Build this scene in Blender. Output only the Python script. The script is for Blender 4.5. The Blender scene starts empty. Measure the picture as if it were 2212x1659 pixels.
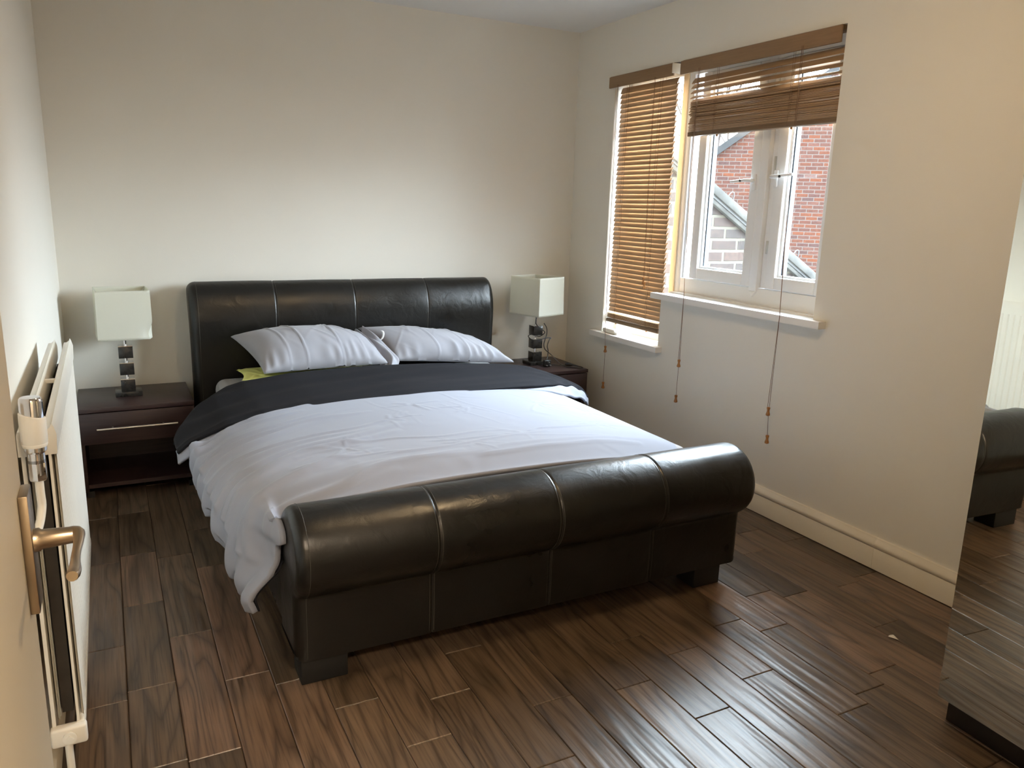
import bpy, bmesh, math, random
from mathutils import Vector, Matrix, noise as mn
random.seed(7)
PI = math.pi
sc = bpy.context.scene
COL = sc.collection

# ---------------------------------------------------------------- camera
cam_d = bpy.data.cameras.new('camera')
cam_d.sensor_width = 36.0
cam_d.sensor_fit = 'HORIZONTAL'
cam_d.lens = 1677.402 / 2212 * 36.0
cam_d.clip_start = 0.02
cam = bpy.data.objects.new('camera', cam_d)
COL.objects.link(cam)
yaw, pit, rol = math.radians(-27.61), math.radians(77.137), math.radians(1.73)
cam.matrix_world = (Matrix.Translation((-2.639, -4.299, 1.369)) @ Matrix.Rotation(yaw, 4, 'Z')
                    @ Matrix.Rotation(pit, 4, 'X') @ Matrix.Rotation(rol, 4, 'Z'))
sc.camera = cam

# ---------------------------------------------------------------- world, exposure
SKY = 8.0
SKY_BRIGHT = 104.0
w = bpy.data.worlds.new('overcast_sky')
sc.world = w
w.use_nodes = True
nt = w.node_tree
nt.nodes.clear()
wo = nt.nodes.new('ShaderNodeOutputWorld')
bg = nt.nodes.new('ShaderNodeBackground')
tc = nt.nodes.new('ShaderNodeTexCoord')
sp = nt.nodes.new('ShaderNodeSeparateXYZ')
rp = nt.nodes.new('ShaderNodeValToRGB')
rp.color_ramp.elements[0].position = 0.0
rp.color_ramp.elements[0].color = (0.20, 0.20, 0.20, 1)
rp.color_ramp.elements[1].position = 0.12
rp.color_ramp.elements[1].color = (0.80, 0.905, 1.0, 1)
e = rp.color_ramp.elements.new(1.0)
e.color = (0.74, 0.87, 1.0, 1)
nt.links.new(tc.outputs['Generated'], sp.inputs[0])
nt.links.new(sp.outputs['Z'], rp.inputs['Fac'])
nt.links.new(rp.outputs['Color'], bg.inputs['Color'])
# sky brightened on the window side, added to light the room more
dt = nt.nodes.new('ShaderNodeVectorMath')
dt.operation = 'DOT_PRODUCT'
dt.inputs[1].default_value = Vector((1.0, 0.04, 0.30)).normalized()
nt.links.new(tc.outputs['Generated'], dt.inputs[0])
mr = nt.nodes.new('ShaderNodeMapRange')
mr.interpolation_type = 'SMOOTHSTEP'
mr.inputs['From Min'].default_value = 0.28
mr.inputs['From Max'].default_value = 0.95
mr.inputs['To Min'].default_value = SKY
mr.inputs['To Max'].default_value = SKY_BRIGHT
nt.links.new(dt.outputs['Value'], mr.inputs['Value'])
nt.links.new(mr.outputs[0], bg.inputs['Strength'])
nt.links.new(bg.outputs[0], wo.inputs[0])
sc.view_settings.view_transform = 'Standard'
sc.view_settings.look = 'None'
sc.view_settings.gamma = 1.0
sc.view_settings.use_curve_mapping = False
sc.view_settings.exposure = 0.08
sc.cycles.max_bounces = 10
sc.cycles.diffuse_bounces = 6
sc.cycles.glossy_bounces = 5
sc.cycles.transparent_max_bounces = 12
sc.cycles.transmission_bounces = 6
sc.cycles.sample_clamp_indirect = 8.0
sc.cycles.use_denoising = True
sc.cycles.caustics_reflective = False
sc.cycles.caustics_refractive = False


def area_light(name, loc, target, sx, sy, power, color=(1, 1, 1), portal=False, spread=PI):
    l = bpy.data.lights.new(name, 'AREA')
    l.shape = 'RECTANGLE'
    l.size, l.size_y = sx, sy
    l.energy = power
    l.color = color
    l.spread = spread
    o = bpy.data.objects.new(name, l)
    COL.objects.link(o)
    o.location = loc
    d = Vector(target) - Vector(loc)
    o.rotation_euler = d.to_track_quat('-Z', 'Y').to_euler()
    if portal:
        l.cycles.is_portal = True
    return o


# sky comes in through the two panes (sampling portals, they emit nothing)
area_light('window_portal', (0.31, -1.45, 1.52), (-1, -1.45, 1.52), 1.1, 1.2, 1, portal=True)
area_light('window_portal', (0.31, -0.68, 1.37), (-1, -0.68, 1.37), 0.56, 1.48, 1, portal=True)


# ---------------------------------------------------------------- materials
def new_mat(name):
    m = bpy.data.materials.new(name)
    m.use_nodes = True
    return m, m.node_tree, m.node_tree.nodes['Principled BSDF']


def nd(t, typ, **kw):
    n = t.nodes.new(typ)
    for k, v in kw.items():
        if k.startswith('i_'):
            n.inputs[k[2:].replace('_', ' ')].default_value = v
        else:
            setattr(n, k, v)
    return n


def ramp(t, pts):
    n = t.nodes.new('ShaderNodeValToRGB')
    els = n.color_ramp.elements
    while len(els) < len(pts):
        els.new(0.5)
    for el, (p, c) in zip(els, pts):
        el.position = p
        el.color = (*c, 1) if len(c) == 3 else c
    return n


def coords(t, scale=(1, 1, 1), rot=(0, 0, 0), loc=(0, 0, 0)):
    c = t.nodes.new('ShaderNodeTexCoord')
    m = t.nodes.new('ShaderNodeMapping')
    m.inputs['Scale'].default_value = scale
    m.inputs['Rotation'].default_value = rot
    m.inputs['Location'].default_value = loc
    t.links.new(c.outputs['Object'], m.inputs['Vector'])
    return m


def simple(name, col, rough=0.5, metal=0.0, bump=0.0, bscale=60, var=0.0, vscale=3.0, spec=0.5, coat=0.0, sheen=0.0):
    m, t, b = new_mat(name)
    b.inputs['Base Color'].default_value = (*col, 1)
    b.inputs['Roughness'].default_value = rough
    b.inputs['Metallic'].default_value = metal
    b.inputs['Specular IOR Level'].default_value = spec
    b.inputs['Coat Weight'].default_value = coat
    b.inputs['Sheen Weight'].default_value = sheen
    mp = coords(t)
    if var:
        n = nd(t, 'ShaderNodeTexNoise', i_Scale=vscale, i_Detail=4.0)
        t.links.new(mp.outputs[0], n.inputs['Vector'])
        lo = tuple(max(0, c * (1 - var)) for c in col)
        hi = tuple(min(1, c * (1 + var)) for c in col)
        r = ramp(t, [(0.3, lo), (0.7, hi)])
        t.links.new(n.outputs['Fac'], r.inputs['Fac'])
        t.links.new(r.outputs['Color'], b.inputs['Base Color'])
    if bump:
        n = nd(t, 'ShaderNodeTexNoise', i_Scale=bscale, i_Detail=5.0)
        t.links.new(mp.outputs[0], n.inputs['Vector'])
        bp = nd(t, 'ShaderNodeBump', i_Strength=bump, i_Distance=0.002)
        t.links.new(n.outputs['Fac'], bp.inputs['Height'])
        t.links.new(bp.outputs[0], b.inputs['Normal'])
    return m


M = {}
M['wall'] = simple('wall_paint', (0.745, 0.715, 0.645), 0.75, bump=0.12, bscale=220, var=0.015, vscale=1.3, spec=0.3)
M['ceiling'] = simple('ceiling_paint', (0.80, 0.79, 0.77), 0.8, bump=0.1, bscale=150)
M['gloss_white'] = simple('white_gloss_paint', (0.74, 0.68, 0.56), 0.35, var=0.02)
M['sill_white'] = simple('sill_paint', (0.80, 0.78, 0.74), 0.35, bump=0.1, bscale=90)
M['upvc'] = simple('white_plastic_frame', (0.82, 0.83, 0.84), 0.3)
M['upvc_warm_tint'] = simple('warm_tinted_frame_edge', (0.80, 0.66, 0.45), 0.4)  # frame white tinted cream, warm light put into the colour
M['gasket'] = simple('dark_glazing_bar', (0.035, 0.045, 0.06), 0.4)
M['door_paint'] = simple('cream_door_paint', (0.80, 0.72, 0.575), 0.45, var=0.05, vscale=2.0, bump=0.1, bscale=40)
M['bronze'] = simple('satin_bronze', (0.42, 0.34, 0.25), 0.32, metal=1.0)
M['chrome'] = simple('polished_chrome', (0.80, 0.80, 0.82), 0.08, metal=1.0)
M['steel'] = simple('brushed_metal', (0.72, 0.71, 0.68), 0.3, metal=1.0)
M['rad_white'] = simple('radiator_enamel', (0.74, 0.705, 0.63), 0.3, var=0.03, vscale=6)
M['rad_shade'] = simple('shaded_radiator_inside', (0.025, 0.018, 0.012), 0.8, var=0.3, vscale=20)  # dark colour stands in for the shade between the panels
M['white_plastic'] = simple('white_plastic', (0.78, 0.76, 0.70), 0.35)
M['foot_black'] = simple('black_block_foot', (0.010, 0.010, 0.010), 0.55)
M['black_plastic'] = simple('black_plastic', (0.012, 0.012, 0.012), 0.35)
M['stitch'] = simple('grey_thread', (0.075, 0.07, 0.06), 0.7)
M['sheet'] = simple('grey_sheet', (0.38, 0.37, 0.38), 0.85, bump=0.3, bscale=25)
M['yellow'] = simple('yellow_pillow_cloth', (0.72, 0.74, 0.24), 0.8, bump=0.3, bscale=25)
M['cord'] = simple('tan_cord', (0.16, 0.085, 0.045), 0.7)
M['knob_wood'] = simple('turned_wood_knob', (0.36, 0.16, 0.045), 0.4, var=0.2, vscale=60)
M['tag_white'] = simple('white_ribbon', (0.62, 0.62, 0.62), 0.6)
M['concrete'] = simple('weathered_coping', (0.042, 0.041, 0.038), 0.9, bump=0.6, bscale=60, var=0.45, vscale=7)
M['verge'] = simple('grey_verge_board', (0.06, 0.06, 0.062), 0.7, var=0.2)
M['ground_out'] = simple('grey_paving', (0.10, 0.10, 0.10), 0.9, var=0.2)
M['bark'] = simple('bare_bark', (0.12, 0.10, 0.09), 0.9)
M['carcass'] = simple('wardrobe_carcass', (0.015, 0.011, 0.010), 0.45)


def leather():
    m, t, b = new_mat('dark_brown_leather')
    b.inputs['Base Color'].default_value = (0.0065, 0.0060, 0.0050, 1)
    b.inputs['Roughness'].default_value = 0.34
    b.inputs['Specular IOR Level'].default_value = 0.52
    mp = coords(t)
    n1 = nd(t, 'ShaderNodeTexNoise', i_Scale=14.0, i_Detail=6.0, i_Distortion=1.2)
    n2 = nd(t, 'ShaderNodeTexVoronoi', i_Scale=420.0)
    n3 = nd(t, 'ShaderNodeTexNoise', i_Scale=5.0, i_Detail=3.0)
    for n in (n1, n2, n3):
        t.links.new(mp.outputs[0], n.inputs['Vector'])
    b1 = nd(t, 'ShaderNodeBump', i_Strength=0.35, i_Distance=0.006)
    t.links.new(n1.outputs['Fac'], b1.inputs['Height'])
    b2 = nd(t, 'ShaderNodeBump', i_Strength=0.18, i_Distance=0.0006)
    t.links.new(n2.outputs['Distance'], b2.inputs['Height'])
    t.links.new(b1.outputs[0], b2.inputs['Normal'])
    t.links.new(b2.outputs[0], b.inputs['Normal'])
    r = ramp(t, [(0.3, (0.27, 0.27, 0.27)), (0.75, (0.42, 0.42, 0.42))])
    t.links.new(n3.outputs['Fac'], r.inputs['Fac'])
    t.links.new(r.outputs['Color'], b.inputs['Roughness'])
    return m


M['leather'] = leather()


def fabric(name, col, bump=0.5, big=9.0, rough=0.9, sheen=0.15):
    m, t, b = new_mat(name)
    b.inputs['Base Color'].default_value = (*col, 1)
    b.inputs['Roughness'].default_value = rough
    b.inputs['Specular IOR Level'].default_value = 0.2
    b.inputs['Sheen Weight'].default_value = sheen
    mp = coords(t)
    a = nd(t, 'ShaderNodeTexNoise', i_Scale=big, i_Detail=5.0, i_Distortion=1.6, i_Roughness=0.45)
    a.noise_type = 'RIDGED_MULTIFRACTAL'
    t.links.new(mp.outputs[0], a.inputs['Vector'])
    b1 = nd(t, 'ShaderNodeBump', i_Strength=bump, i_Distance=0.004)
    t.links.new(a.outputs['Fac'], b1.inputs['Height'])
    v = nd(t, 'ShaderNodeTexNoise', i_Scale=600.0, i_Detail=1.0)
    t.links.new(mp.outputs[0], v.inputs['Vector'])
    b2 = nd(t, 'ShaderNodeBump', i_Strength=0.12, i_Distance=0.0005)
    t.links.new(v.outputs['Fac'], b2.inputs['Height'])
    t.links.new(b1.outputs[0], b2.inputs['Normal'])
    t.links.new(b2.outputs[0], b.inputs['Normal'])
    return m


M['duvet'] = fabric('light_grey_cotton', (0.288, 0.306, 0.366), 0.7, 4.5)
M['pillow'] = fabric('grey_pillow_cotton', (0.325, 0.330, 0.365), 0.3, 6.0)
M['charcoal'] = fabric('charcoal_cotton', (0.011, 0.011, 0.0145), 0.35, 5.0, sheen=0.0)


def wood_dark():
    m, t, b = new_mat('dark_wenge_laminate')
    mp = coords(t, (3, 60, 60))
    n = nd(t, 'ShaderNodeTexNoise', i_Scale=2.0, i_Detail=5.0)
    t.links.new(mp.outputs[0], n.inputs['Vector'])
    r = ramp(t, [(0.3, (0.022, 0.010, 0.010)), (0.7, (0.040, 0.020, 0.018))])
    t.links.new(n.outputs['Fac'], r.inputs['Fac'])
    t.links.new(r.outputs['Color'], b.inputs['Base Color'])
    b.inputs['Roughness'].default_value = 0.38
    return m


M['wenge'] = wood_dark()


def blind_mat(name, c0, c1):
    m, t, b = new_mat(name)
    mp = coords(t, (60, 4, 60))
    n = nd(t, 'ShaderNodeTexNoise', i_Scale=2.0, i_Detail=5.0)
    t.links.new(mp.outputs[0], n.inputs['Vector'])
    r = ramp(t, [(0.3, c0), (0.7, c1)])
    t.links.new(n.outputs['Fac'], r.inputs['Fac'])
    t.links.new(r.outputs['Color'], b.inputs['Base Color'])
    b.inputs['Roughness'].default_value = 0.38
    return m


M['slat'] = blind_mat('oak_slat', (0.34, 0.215, 0.115), (0.42, 0.275, 0.155))
M['slat_dark'] = blind_mat('oak_rail', (0.13, 0.08, 0.04), (0.18, 0.11, 0.055))
M['valance'] = blind_mat('oak_valance', (0.21, 0.125, 0.060), (0.25, 0.15, 0.075))


def shade_mat():
    m, t, b = new_mat('white_shade_fabric')
    b.inputs['Base Color'].default_value = (0.80, 0.80, 0.72, 1)
    b.inputs['Roughness'].default_value = 0.9
    tr = nd(t, 'ShaderNodeBsdfTranslucent')
    tr.inputs['Color'].default_value = (0.85, 0.84, 0.72, 1)
    mx = nd(t, 'ShaderNodeMixShader')
    mx.inputs['Fac'].default_value = 0.35
    mp = coords(t)
    n = nd(t, 'ShaderNodeTexNoise', i_Scale=500.0)
    t.links.new(mp.outputs[0], n.inputs['Vector'])
    bp = nd(t, 'ShaderNodeBump', i_Strength=0.15, i_Distance=0.0006)
    t.links.new(n.outputs['Fac'], bp.inputs['Height'])
    t.links.new(bp.outputs[0], b.inputs['Normal'])
    t.links.new(b.outputs[0], mx.inputs[1])
    t.links.new(tr.outputs[0], mx.inputs[2])
    t.links.new(mx.outputs[0], t.nodes['Material Output'].inputs[0])
    return m


M['shade'] = shade_mat()


def lamp_block():
    m, t, b = new_mat('dark_faux_stone_block')
    mp = coords(t)
    n = nd(t, 'ShaderNodeTexNoise', i_Scale=45.0, i_Detail=5.0)
    t.links.new(mp.outputs[0], n.inputs['Vector'])
    r = ramp(t, [(0.35, (0.012, 0.011, 0.010)), (0.75, (0.035, 0.033, 0.030))])
    t.links.new(n.outputs['Fac'], r.inputs['Fac'])
    t.links.new(r.outputs['Color'], b.inputs['Base Color'])
    b.inputs['Roughness'].default_value = 0.22
    return m


M['block'] = lamp_block()


def glass_mat():
    m, t, b = new_mat('window_glass')
    t.nodes.remove(b)
    tr = nd(t, 'ShaderNodeBsdfTransparent')
    tr.inputs['Color'].default_value = (0.97, 0.985, 0.98, 1)
    gl = nd(t, 'ShaderNodeBsdfGlossy')
    gl.inputs['Roughness'].default_value = 0.0
    lw = nd(t, 'ShaderNodeLayerWeight')
    lw.inputs['Blend'].default_value = 0.5
    p5 = nd(t, 'ShaderNodeMath', operation='POWER')
    p5.inputs[1].default_value = 5.0
    t.links.new(lw.outputs['Facing'], p5.inputs[0])
    fr = nd(t, 'ShaderNodeMath', operation='MULTIPLY_ADD')
    fr.inputs[1].default_value = 0.9
    fr.inputs[2].default_value = 0.03
    t.links.new(p5.outputs[0], fr.inputs[0])
    mx = nd(t, 'ShaderNodeMixShader')
    t.links.new(fr.outputs[0], mx.inputs[0])
    t.links.new(tr.outputs[0], mx.inputs[1])
    t.links.new(gl.outputs[0], mx.inputs[2])
    t.links.new(mx.outputs[0], t.nodes['Material Output'].inputs[0])
    return m


M['glass'] = glass_mat()


def mirror_mat():
    m, t, b = new_mat('mirror_glass')
    b.inputs['Base Color'].default_value = (0.80, 0.79, 0.71, 1)
    b.inputs['Metallic'].default_value = 1.0
    b.inputs['Roughness'].default_value = 0.012
    return m


M['mirror'] = mirror_mat()


def brick_mat(name, axes, bw, bh, mortar, cols, mcol, bumpd=0.01, rough=0.9):
    # axes: (horizontal vector, offset) in object space; brick pattern in metres
    m, t, b = new_mat(name)
    c = nd(t, 'ShaderNodeTexCoord')
    dot = nd(t, 'ShaderNodeVectorMath', operation='DOT_PRODUCT')
    dot.inputs[1].default_value = axes
    t.links.new(c.outputs['Object'], dot.inputs[0])
    s = nd(t, 'ShaderNodeSeparateXYZ')
    t.links.new(c.outputs['Object'], s.inputs[0])
    cb = nd(t, 'ShaderNodeCombineXYZ')
    t.links.new(dot.outputs['Value'], cb.inputs[0])
    t.links.new(s.outputs['Z'], cb.inputs[1])
    wob = nd(t, 'ShaderNodeTexNoise', i_Scale=18.0, i_Detail=3.0)
    t.links.new(cb.outputs[0], wob.inputs['Vector'])
    add = nd(t, 'ShaderNodeVectorMath', operation='MULTIPLY_ADD')
    add.inputs[1].default_value = (mortar * 0.6,) * 3
    t.links.new(wob.outputs['Color'], add.inputs[0])
    t.links.new(cb.outputs[0], add.inputs[2])
    br = nd(t, 'ShaderNodeTexBrick')
    br.inputs['Scale'].default_value = 1.0
    br.inputs['Brick Width'].default_value = bw
    br.inputs['Row Height'].default_value = bh
    br.inputs['Mortar Size'].default_value = mortar
    br.inputs['Mortar Smooth'].default_value = 0.3
    br.inputs['Bias'].default_value = 0.0
    br.inputs['Color1'].default_value = (0, 0, 0, 1)
    br.inputs['Color2'].default_value = (1, 1, 1, 1)
    br.inputs['Mortar'].default_value = (0.5, 0.5, 0.5, 1)
    t.links.new(add.outputs[0], br.inputs['Vector'])
    r = ramp(t, [(i / (len(cols) - 1), k) for i, k in enumerate(cols)])
    t.links.new(br.outputs['Color'], r.inputs['Fac'])
    nz = nd(t, 'ShaderNodeTexNoise', i_Scale=30.0, i_Detail=5.0, i_Roughness=0.7)
    t.links.new(cb.outputs[0], nz.inputs['Vector'])
    nr = ramp(t, [(0.35, (0.45, 0.42, 0.45)), (0.6, (1.15, 1.1, 1.05))])
    t.links.new(nz.outputs['Fac'], nr.inputs['Fac'])
    mul = nd(t, 'ShaderNodeMix', data_type='RGBA', blend_type='MULTIPLY')
    mul.inputs[0].default_value = 0.8
    t.links.new(r.outputs['Color'], mul.inputs[6])
    t.links.new(nr.outputs['Color'], mul.inputs[7])
    mx = nd(t, 'ShaderNodeMix', data_type='RGBA')
    t.links.new(br.outputs['Fac'], mx.inputs[0])
    t.links.new(mul.outputs[2], mx.inputs[6])
    mx.inputs[7].default_value = (*mcol, 1)
    t.links.new(mx.outputs[2], b.inputs['Base Color'])
    b.inputs['Roughness'].default_value = rough
    inv = nd(t, 'ShaderNodeMath', operation='SUBTRACT')
    inv.inputs[0].default_value = 1.0
    t.links.new(br.outputs['Fac'], inv.inputs[1])
    bp = nd(t, 'ShaderNodeBump', i_Strength=0.6, i_Distance=bumpd)
    t.links.new(inv.outputs[0], bp.inputs['Height'])
    t.links.new(bp.outputs[0], b.inputs['Normal'])
    return m


AZ = math.radians(43)
UX = (math.cos(AZ), -math.sin(AZ), 0)
M['brick_near'] = brick_mat('old_stock_brick', (1, 0, 0), 0.225, 0.075, 0.011,
                            [(0.031, 0.017, 0.013), (0.021, 0.017, 0.016), (0.036, 0.020, 0.015), (0.017, 0.015, 0.015), (0.038, 0.024, 0.019)],
                            (0.058, 0.052, 0.040), 0.012)
M['brick_far'] = brick_mat('red_brick', UX, 0.225, 0.075, 0.009,
                           [(0.15, 0.055, 0.035), (0.10, 0.055, 0.05), (0.20, 0.065, 0.03), (0.13, 0.06, 0.045), (0.17, 0.075, 0.055)],
                           (0.17, 0.14, 0.125), 0.006)


def floor_mat():
    m, t, b = new_mat('dark_oak_boards')
    at = nd(t, 'ShaderNodeAttribute', attribute_name='plank')   # per-board tone and grain offset
    sepa = nd(t, 'ShaderNodeSeparateColor')
    t.links.new(at.outputs['Color'], sepa.inputs[0])
    c = nd(t, 'ShaderNodeTexCoord')
    offs = nd(t, 'ShaderNodeVectorMath', operation='SCALE')
    offs.inputs['Scale'].default_value = 37.0
    t.links.new(at.outputs['Color'], offs.inputs[0])
    addv = nd(t, 'ShaderNodeVectorMath', operation='ADD')
    t.links.new(c.outputs['Object'], addv.inputs[0])
    t.links.new(offs.outputs[0], addv.inputs[1])
    mp = nd(t, 'ShaderNodeMapping')
    mp.inputs['Scale'].default_value = (7.0, 0.8, 1.0)
    t.links.new(addv.outputs[0], mp.inputs['Vector'])
    # cathedral grain: bands of a distorted field
    big = nd(t, 'ShaderNodeTexNoise', i_Scale=1.0, i_Detail=2.0, i_Distortion=0.6)
    t.links.new(mp.outputs[0], big.inputs['Vector'])
    band = nd(t, 'ShaderNodeMath', operation='MULTIPLY')
    band.inputs[1].default_value = 60.0
    t.links.new(big.outputs['Fac'], band.inputs[0])
    sn = nd(t, 'ShaderNodeMath', operation='SINE')
    t.links.new(band.outputs[0], sn.inputs[0])
    mr = nd(t, 'ShaderNodeMapRange')
    mr.inputs['From Min'].default_value = -1
    mr.inputs['From Max'].default_value = 1
    t.links.new(sn.outputs[0], mr.inputs['Value'])
    pw = nd(t, 'ShaderNodeMath', operation='POWER')
    pw.inputs[1].default_value = 0.30
    t.links.new(mr.outputs[0], pw.inputs[0])
    mp2 = nd(t, 'ShaderNodeMapping')
    mp2.inputs['Scale'].default_value = (210.0, 6.0, 1.0)
    t.links.new(addv.outputs[0], mp2.inputs['Vector'])
    fib = nd(t, 'ShaderNodeTexNoise', i_Scale=1.0, i_Detail=3.0)
    t.links.new(mp2.outputs[0], fib.inputs['Vector'])
    blot = nd(t, 'ShaderNodeTexNoise', i_Scale=4.0, i_Detail=3.0)
    t.links.new(addv.outputs[0], blot.inputs['Vector'])
    tone = ramp(t, [(0.0, (0.090, 0.060, 0.037)), (0.45, (0.130, 0.088, 0.057)), (0.8, (0.165, 0.113, 0.075)), (1.0, (0.19, 0.120, 0.081))])
    t.links.new(sepa.outputs[0], tone.inputs['Fac'])
    g1 = nd(t, 'ShaderNodeMix', data_type='RGBA', blend_type='MULTIPLY')
    g1.inputs[0].default_value = 0.62
    t.links.new(tone.outputs['Color'], g1.inputs[6])
    t.links.new(pw.outputs[0], g1.inputs[7])
    g2 = nd(t, 'ShaderNodeMix', data_type='RGBA', blend_type='MULTIPLY')
    g2.inputs[0].default_value = 0.65
    fr_ = ramp(t, [(0.32, (0.40, 0.38, 0.36)), (0.48, (1.0, 1.0, 1.0)), (0.75, (1.30, 1.30, 1.30))])
    t.links.new(fib.outputs['Fac'], fr_.inputs['Fac'])
    t.links.new(g1.outputs[2], g2.inputs[6])
    t.links.new(fr_.outputs['Color'], g2.inputs[7])
    g3 = nd(t, 'ShaderNodeMix', data_type='RGBA', blend_type='MULTIPLY')
    g3.inputs[0].default_value = 0.7
    br_ = ramp(t, [(0.3, (0.80, 0.78, 0.78)), (0.65, (1.12, 1.12, 1.12))])
    t.links.new(blot.outputs['Fac'], br_.inputs['Fac'])
    t.links.new(g2.outputs[2], g3.inputs[6])
    t.links.new(br_.outputs['Color'], g3.inputs[7])
    t.links.new(g3.outputs[2], b.inputs['Base Color'])
    b.inputs['Roughness'].default_value = 0.32
    b.inputs['Specular IOR Level'].default_value = 0.5
    # hand-scraped waves + grain relief
    mp3 = nd(t, 'ShaderNodeMapping')
    mp3.inputs['Scale'].default_value = (30.0, 2.6, 1.0)
    t.links.new(addv.outputs[0], mp3.inputs['Vector'])
    wv = nd(t, 'ShaderNodeTexNoise', i_Scale=1.0, i_Detail=1.5)
    t.links.new(mp3.outputs[0], wv.inputs['Vector'])
    b1 = nd(t, 'ShaderNodeBump', i_Strength=0.85, i_Distance=0.0045)
    t.links.new(wv.outputs['Fac'], b1.inputs['Height'])
    b2 = nd(t, 'ShaderNodeBump', i_Strength=0.25, i_Distance=0.0008)
    t.links.new(g2.outputs[2], b2.inputs['Height'])
    t.links.new(b1.outputs[0], b2.inputs['Normal'])
    t.links.new(b2.outputs[0], b.inputs['Normal'])
    return m


M['floor'] = floor_mat()
M['gap'] = simple('dark_board_joint', (0.010, 0.007, 0.005), 0.8)


# ---------------------------------------------------------------- mesh helpers
class MB:
    def __init__(s):
        s.v, s.f = [], []

    def box(s, x0, x1, y0, y1, z0, z1):
        i = len(s.v)
        s.v += [(x, y, z) for z in (z0, z1) for y in (y0, y1) for x in (x0, x1)]
        s.f += [[i + k for k in q] for q in ((0, 2, 3, 1), (4, 5, 7, 6), (0, 1, 5, 4), (1, 3, 7, 5), (3, 2, 6, 7), (2, 0, 4, 6))]
        return s

    def grid(s, fn, nu, nv, closed_u=False):
        i = len(s.v)
        for b in range(nv + 1):
            for a in range(nu + (0 if closed_u else 1)):
                s.v.append(tuple(fn(a / nu, b / nv)))
        w_ = nu + (0 if closed_u else 1)
        for b in range(nv):
            for a in range(nu):
                a2 = (a + 1) % w_
                s.f.append([i + b * w_ + a, i + b * w_ + a2, i + (b + 1) * w_ + a2, i + (b + 1) * w_ + a])
        return s

    def tube(s, pts, r, n=8, caps=True):
        pts = [Vector(p) for p in pts]
        i0 = len(s.v)
        up = Vector((0, 0, 1))
        prev = None
        for k, p in enumerate(pts):
            d = (pts[min(k + 1, len(pts) - 1)] - pts[max(k - 1, 0)]).normalized()
            if prev is None:
                a = d.cross(up)
                if a.length < 0.1:
                    a = d.cross(Vector((1, 0, 0)))
                a.normalize()
            else:
                a = (prev - d * prev.dot(d))
                a.normalize()
            prev = a
            bb = d.cross(a)
            rr = r[k] if isinstance(r, (list, tuple)) else r
            for j in range(n):
                t_ = 2 * PI * j / n
                s.v.append(tuple(p + a * (rr * math.cos(t_)) + bb * (rr * math.sin(t_))))
        for k in range(len(pts) - 1):
            for j in range(n):
                j2 = (j + 1) % n
                s.f.append([i0 + k * n + j, i0 + k * n + j2, i0 + (k + 1) * n + j2, i0 + (k + 1) * n + j])
        if caps:
            s.f.append([i0 + j for j in range(n)][::-1])
            s.f.append([i0 + (len(pts) - 1) * n + j for j in range(n)])
        return s

    def prism_x(s, prof, x0, x1):
        """closed (y,z) outline extruded along x"""
        i = len(s.v)
        n = len(prof)
        s.v += [(x0, y, z) for y, z in prof] + [(x1, y, z) for y, z in prof]
        for k in range(n):
            k2 = (k + 1) % n
            s.f.append([i + k, i + k2, i + n + k2, i + n + k])
        s.f.append([i + k for k in range(n)][::-1])
        s.f.append([i + n + k for k in range(n)])
        return s

    def prism_y(s, prof, y0, y1):
        """closed (x,z) outline extruded along y"""
        i = len(s.v)
        n = len(prof)
        s.v += [(x, y0, z) for x, z in prof] + [(x, y1, z) for x, z in prof]
        for k in range(n):
            k2 = (k + 1) % n
            s.f.append([i + k, i + k2, i + n + k2, i + n + k])
        s.f.append([i + k for k in range(n)][::-1])
        s.f.append([i + n + k for k in range(n)])
        return s

    def build(s, name, mat, parent=None, smooth=False, bevel=0, segs=2, kind=None, label=None, cat=None, group=None, solid=0, soff=0, sub=0, angle=40):
        me = bpy.data.meshes.new(name)
        org = Vector((0, 0, 0))
        if parent is not None:
            org = parent.get('_o') and Vector(parent['_o']) or Vector((0, 0, 0))
        me.from_pydata([tuple(Vector(v) - org) for v in s.v], [], s.f)
        me.validate()
        bm = bmesh.new()
        bm.from_mesh(me)
        bmesh.ops.recalc_face_normals(bm, faces=bm.faces)
        if bevel:
            es = [e_ for e_ in bm.edges if len(e_.link_faces) == 2 and e_.calc_face_angle(0) > math.radians(30)]
            bmesh.ops.bevel(bm, geom=es, offset=bevel, segments=segs, profile=0.5, affect='EDGES', clamp_overlap=True)
        bm.to_mesh(me)
        bm.free()
        mats = mat if isinstance(mat, (list, tuple)) else [mat]
        for q in mats:
            me.materials.append(q)
        if smooth or bevel:
            for p_ in me.polygons:
                p_.use_smooth = True
            if not smooth or angle < 180:
                try:
                    me.set_sharp_from_angle(angle=math.radians(angle))
                except Exception:
                    pass
        o = bpy.data.objects.new(name, me)
        COL.objects.link(o)
        if parent is not None:
            o.parent = parent
            # sub-parts hang on a part mesh whose own origin is its thing's origin
            o['_o'] = tuple(org)
        else:
            o['_o'] = (0.0, 0.0, 0.0)
        if solid:
            md = o.modifiers.new('thickness', 'SOLIDIFY')
            md.thickness = solid
            md.offset = soff
        if sub:
            md = o.modifiers.new('subdivision', 'SUBSURF')
            md.levels = md.render_levels = sub
        if kind:
            o['kind'] = kind
        tag(o, label, cat, group)
        return o


def tag(o, label=None, cat=None, group=None, kind=None):
    if label:
        o['label'] = label
    if cat:
        o['category'] = cat
    if group:
        o['group'] = group
    if kind:
        o['kind'] = kind
    return o


def thing(name, loc, label, cat, group=None):
    o = bpy.data.objects.new(name, None)
    o.empty_display_size = 0.05
    COL.objects.link(o)
    o.location = loc
    o['_o'] = tuple(loc)
    return tag(o, label, cat, group)


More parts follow.
